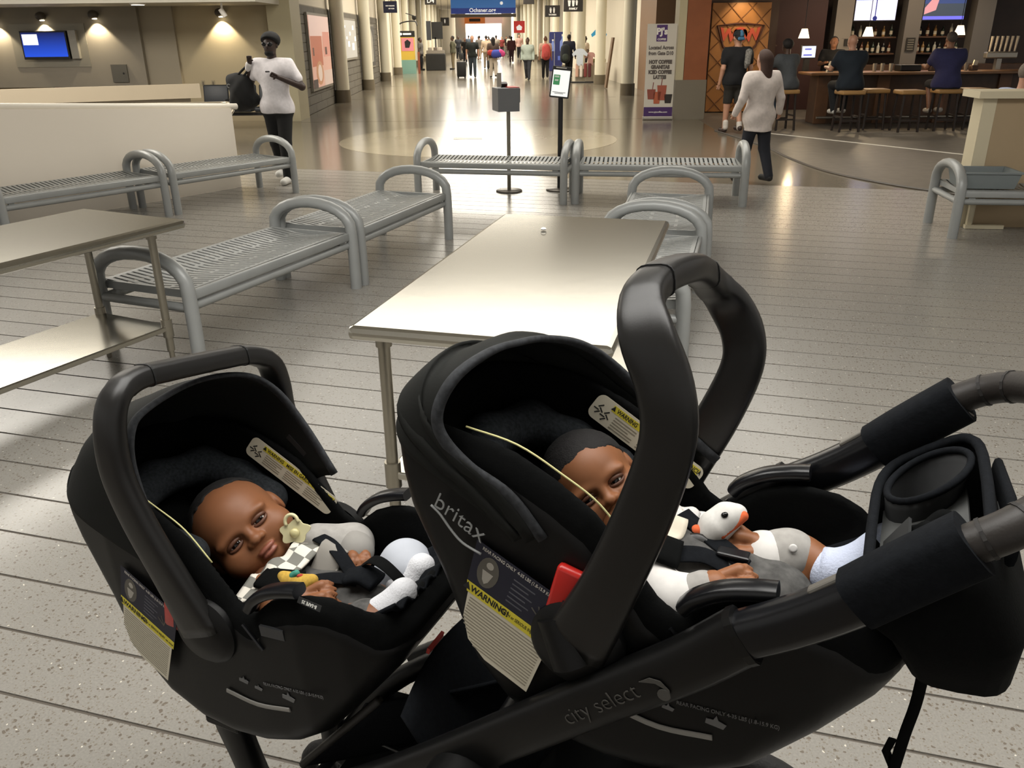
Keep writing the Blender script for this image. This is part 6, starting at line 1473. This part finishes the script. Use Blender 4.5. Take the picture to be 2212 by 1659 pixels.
# vendor cart, advertising column, vending machine
vc = empty('vendor_cart', (-3.95, 48.6, 0), 0, 'black vendor cart with a dark canopy panel on the left', 'cart')
MB().box((0, 0, .42), (1.05, .7, .84), bev=.03).build('skirt', M_black, vc); MB().box((0, 0, .93), (.95, .6, .16)).build('counter', mat('cart_grey', '#7d766c', .5), vc)
MB().box((.1, .3, 2.0), (.6, .06, .85)).build('screen_panel', M_black, vc); MB().box((-.35, .3, 2.0), (.25, .1, .95)).build('side_panel', mat('cart_side', '#3b3d42', .4), vc); MB().box((0, .3, 1.3), (.08, .06, .7)).build('post', M_dgrey, vc)
for x, c_ in ((-.3, '#8f877b'), (0, '#6a5f55'), (.25, '#b5aa9c')): MB().box((x, -.05, 1.08), (.2, .2, .16), bev=.02).build('goods', cloth(c_), vc)
ac = empty('advertising_stand', (-5.1, 44.6, 0), .12, 'yellow and pink advertising stand with a teal base', 'stand')
MB().box((0, 0, .32), (.95, .5, .64)).build('base', mat('stand_teal', '#7fa89c', .6), ac); MB().box((0, 0, 1.15), (.9, .12, 1.1)).build('poster', mat('stand_yellow', '#c9a53c', .6, emit='#c9a53c', estr=.25), ac)
MB().box((.1, -.065, 1.35), (.6, .02, .6)).build('pink_field', mat('stand_pink', '#d08088', .6, emit='#d08088', estr=.25), ac); MB().prism([(-.02, 1.2), (.18, 1.2), (.26, 1.45), (.1, 1.58), (-.04, 1.48)], -.085, -.07, 'xz').build('dark_figure', M_black, ac)
MB().box((0, 0, 1.83), (.95, .14, .28)).build('header', M_black, ac); MB().lathe([(.06, 0), (.06, .01)], (-.2, -.085, 1.83), 12, Matrix.Rotation(1.57, 3, 'X')).build('emblem', mat('sign_white2', '#f2f0ea', .6), ac); MB().box((.1, -.08, 1.83), (.4, .02, .08)).build('brand_strip', mat('sign_white2', '#f2f0ea', .6), ac)
MB().tube(spline([(-.5, .1, 2.1), (-.1, .0, 2.35), (.5, -.05, 2.4), (.62, -.05, 2.2)], 5), .03, 8).build('lamp_arm', M_dgrey, ac, True)
for sx in (-1, 1): MB().box((.62, sx * .2, .5), (.1, .1, 1.0)).build('pot_post', mat('terracotta', '#8a4a34', .7), ac)
vm = empty('vending_machine', (2.66, 46.3, 0), -.08, 'dark blue vending machine with bottle pictures beside a column', 'vending machine')
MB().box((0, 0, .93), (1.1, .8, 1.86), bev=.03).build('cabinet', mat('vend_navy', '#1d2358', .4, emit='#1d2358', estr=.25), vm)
MB().box((-.28, -.41, .95), (.03, .03, 1.7)).build('door_edge', mat('vend_silver', '#9a9a9c', .4), vm)
for x, s in ((-.36, .7), (.15, 1.0)):
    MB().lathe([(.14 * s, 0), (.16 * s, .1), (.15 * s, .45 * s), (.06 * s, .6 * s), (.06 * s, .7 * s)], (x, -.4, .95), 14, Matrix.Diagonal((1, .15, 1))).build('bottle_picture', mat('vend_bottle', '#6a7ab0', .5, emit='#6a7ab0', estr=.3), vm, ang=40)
    MB().lathe([(.065 * s, .7 * s), (.065 * s, .8 * s)], (x, -.4, .95), 12, Matrix.Diagonal((1, .15, 1))).build('cap_picture', mat('vend_cap', '#d8d4cc', .5), vm)
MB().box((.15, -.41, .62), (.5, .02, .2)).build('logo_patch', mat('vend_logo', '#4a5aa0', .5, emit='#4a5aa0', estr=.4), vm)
# souvenir stand with shirts
sv = empty('souvenir_stand', (3.1, 34.4, 0), -.1, 'souvenir stand with blue and white T-shirts on the right', 'stand')
MB().box((.3, .3, .35), (.9, .6, .7)).build('counter', mat('stand_white', '#c9bda9', .6), sv)
for sx in (-.5, .0): MB().box((sx, -.2, .02), (.5, .4, .04)).build('foot', M_black, sv)
def tee(x, y, z, c_, nm, s=1.):
    pts = [(-.12, -.3), (.12, -.3), (.13, .1), (.26, .02), (.3, .12), (.14, .28), (.06, .3), (-.06, .3), (-.14, .28), (-.3, .12), (-.26, .02), (-.13, .1)]
    MB().prism([(p * s, q * s) for p, q in pts], -.05, .05, 'xz', T=Matrix.Translation((x, y, z))).build(nm, cloth(c_), sv)
tee(.35, 0, 1.6, '#3f9fd0', 'blue_shirt'); tee(-.35, -.25, .92, '#c6cdd6', 'white_shirt'); tee(.05, -.15, .85, '#b58a80', 'pink_shirt', .8)
MB().cyl((.35, .02, 1.2), (.35, .02, 2.0), .015, seg=6).build('rack_pole', M_dgrey, sv)
MB().cyl((.35, 0, 1.88), (.35, 0, 1.98), .04).build('mannequin_neck', M_black, sv)
for k_ in range(4): MB().box((-.45 + .16 * k_, -.25, .45), (.12, .1, .5), bev=.03).build('hanging_garment', cloth(('#c9a08c', '#d8ccc0', '#7a3a36', '#5a2a2c')[k_]), sv)
for k_ in range(3): MB().box((.15 + .2 * k_, .25, .78), (.18, .25, .14), bev=.03).build('goods', cloth(('#8d8458', '#6d5a3a', '#a89a70')[k_]), sv)
# leaning board and red flag sign
lb = MB().box((0, 0, .8), (.06, .5, 1.6), M=Matrix.Rotation(math.radians(7), 3, 'Y')).build('leaning_board', mat('board_brown', '#6a5238', .6), loc=(3.42, 30.3, .02)); tag(lb, 'tall narrow brown board leaning by the lit wall', 'board')
rs = empty('red_shop_sign', (.75, 62, 0), 0, 'small red hanging sign above the far crowd', 'sign')
MB().box((0, 0, 2.25), (.75, .1, .75)).build('board', mat('shop_red', '#c8352e', .5, emit='#c8352e', estr=.4), rs); MB().cyl((0, 0, 2.6), (0, 0, CEIL - .01), .02, seg=6).build('hanger', M_dgrey, rs); MB().prism([(-.15, 2.05), (.15, 2.05), (.2, 2.25), (0, 2.4), (-.2, 2.25)], -.07, -.05, 'xz').build('emblem', mat('sign_white2', '#f2f0ea', .6), rs)
cg = empty('ceiling_camera', (-4.55, 44, 2.55), 0, 'small dark dome camera on the left columns', 'camera')
MB().lathe([(.001, -.12), (.09, -.08), (.11, 0), (.11, .08)], seg=14).build('dome', M_black, cg, ang=60); MB().cyl((0, 0, .08), (-.4, 0, .2), .02, seg=6).build('arm', M_dgrey, cg)
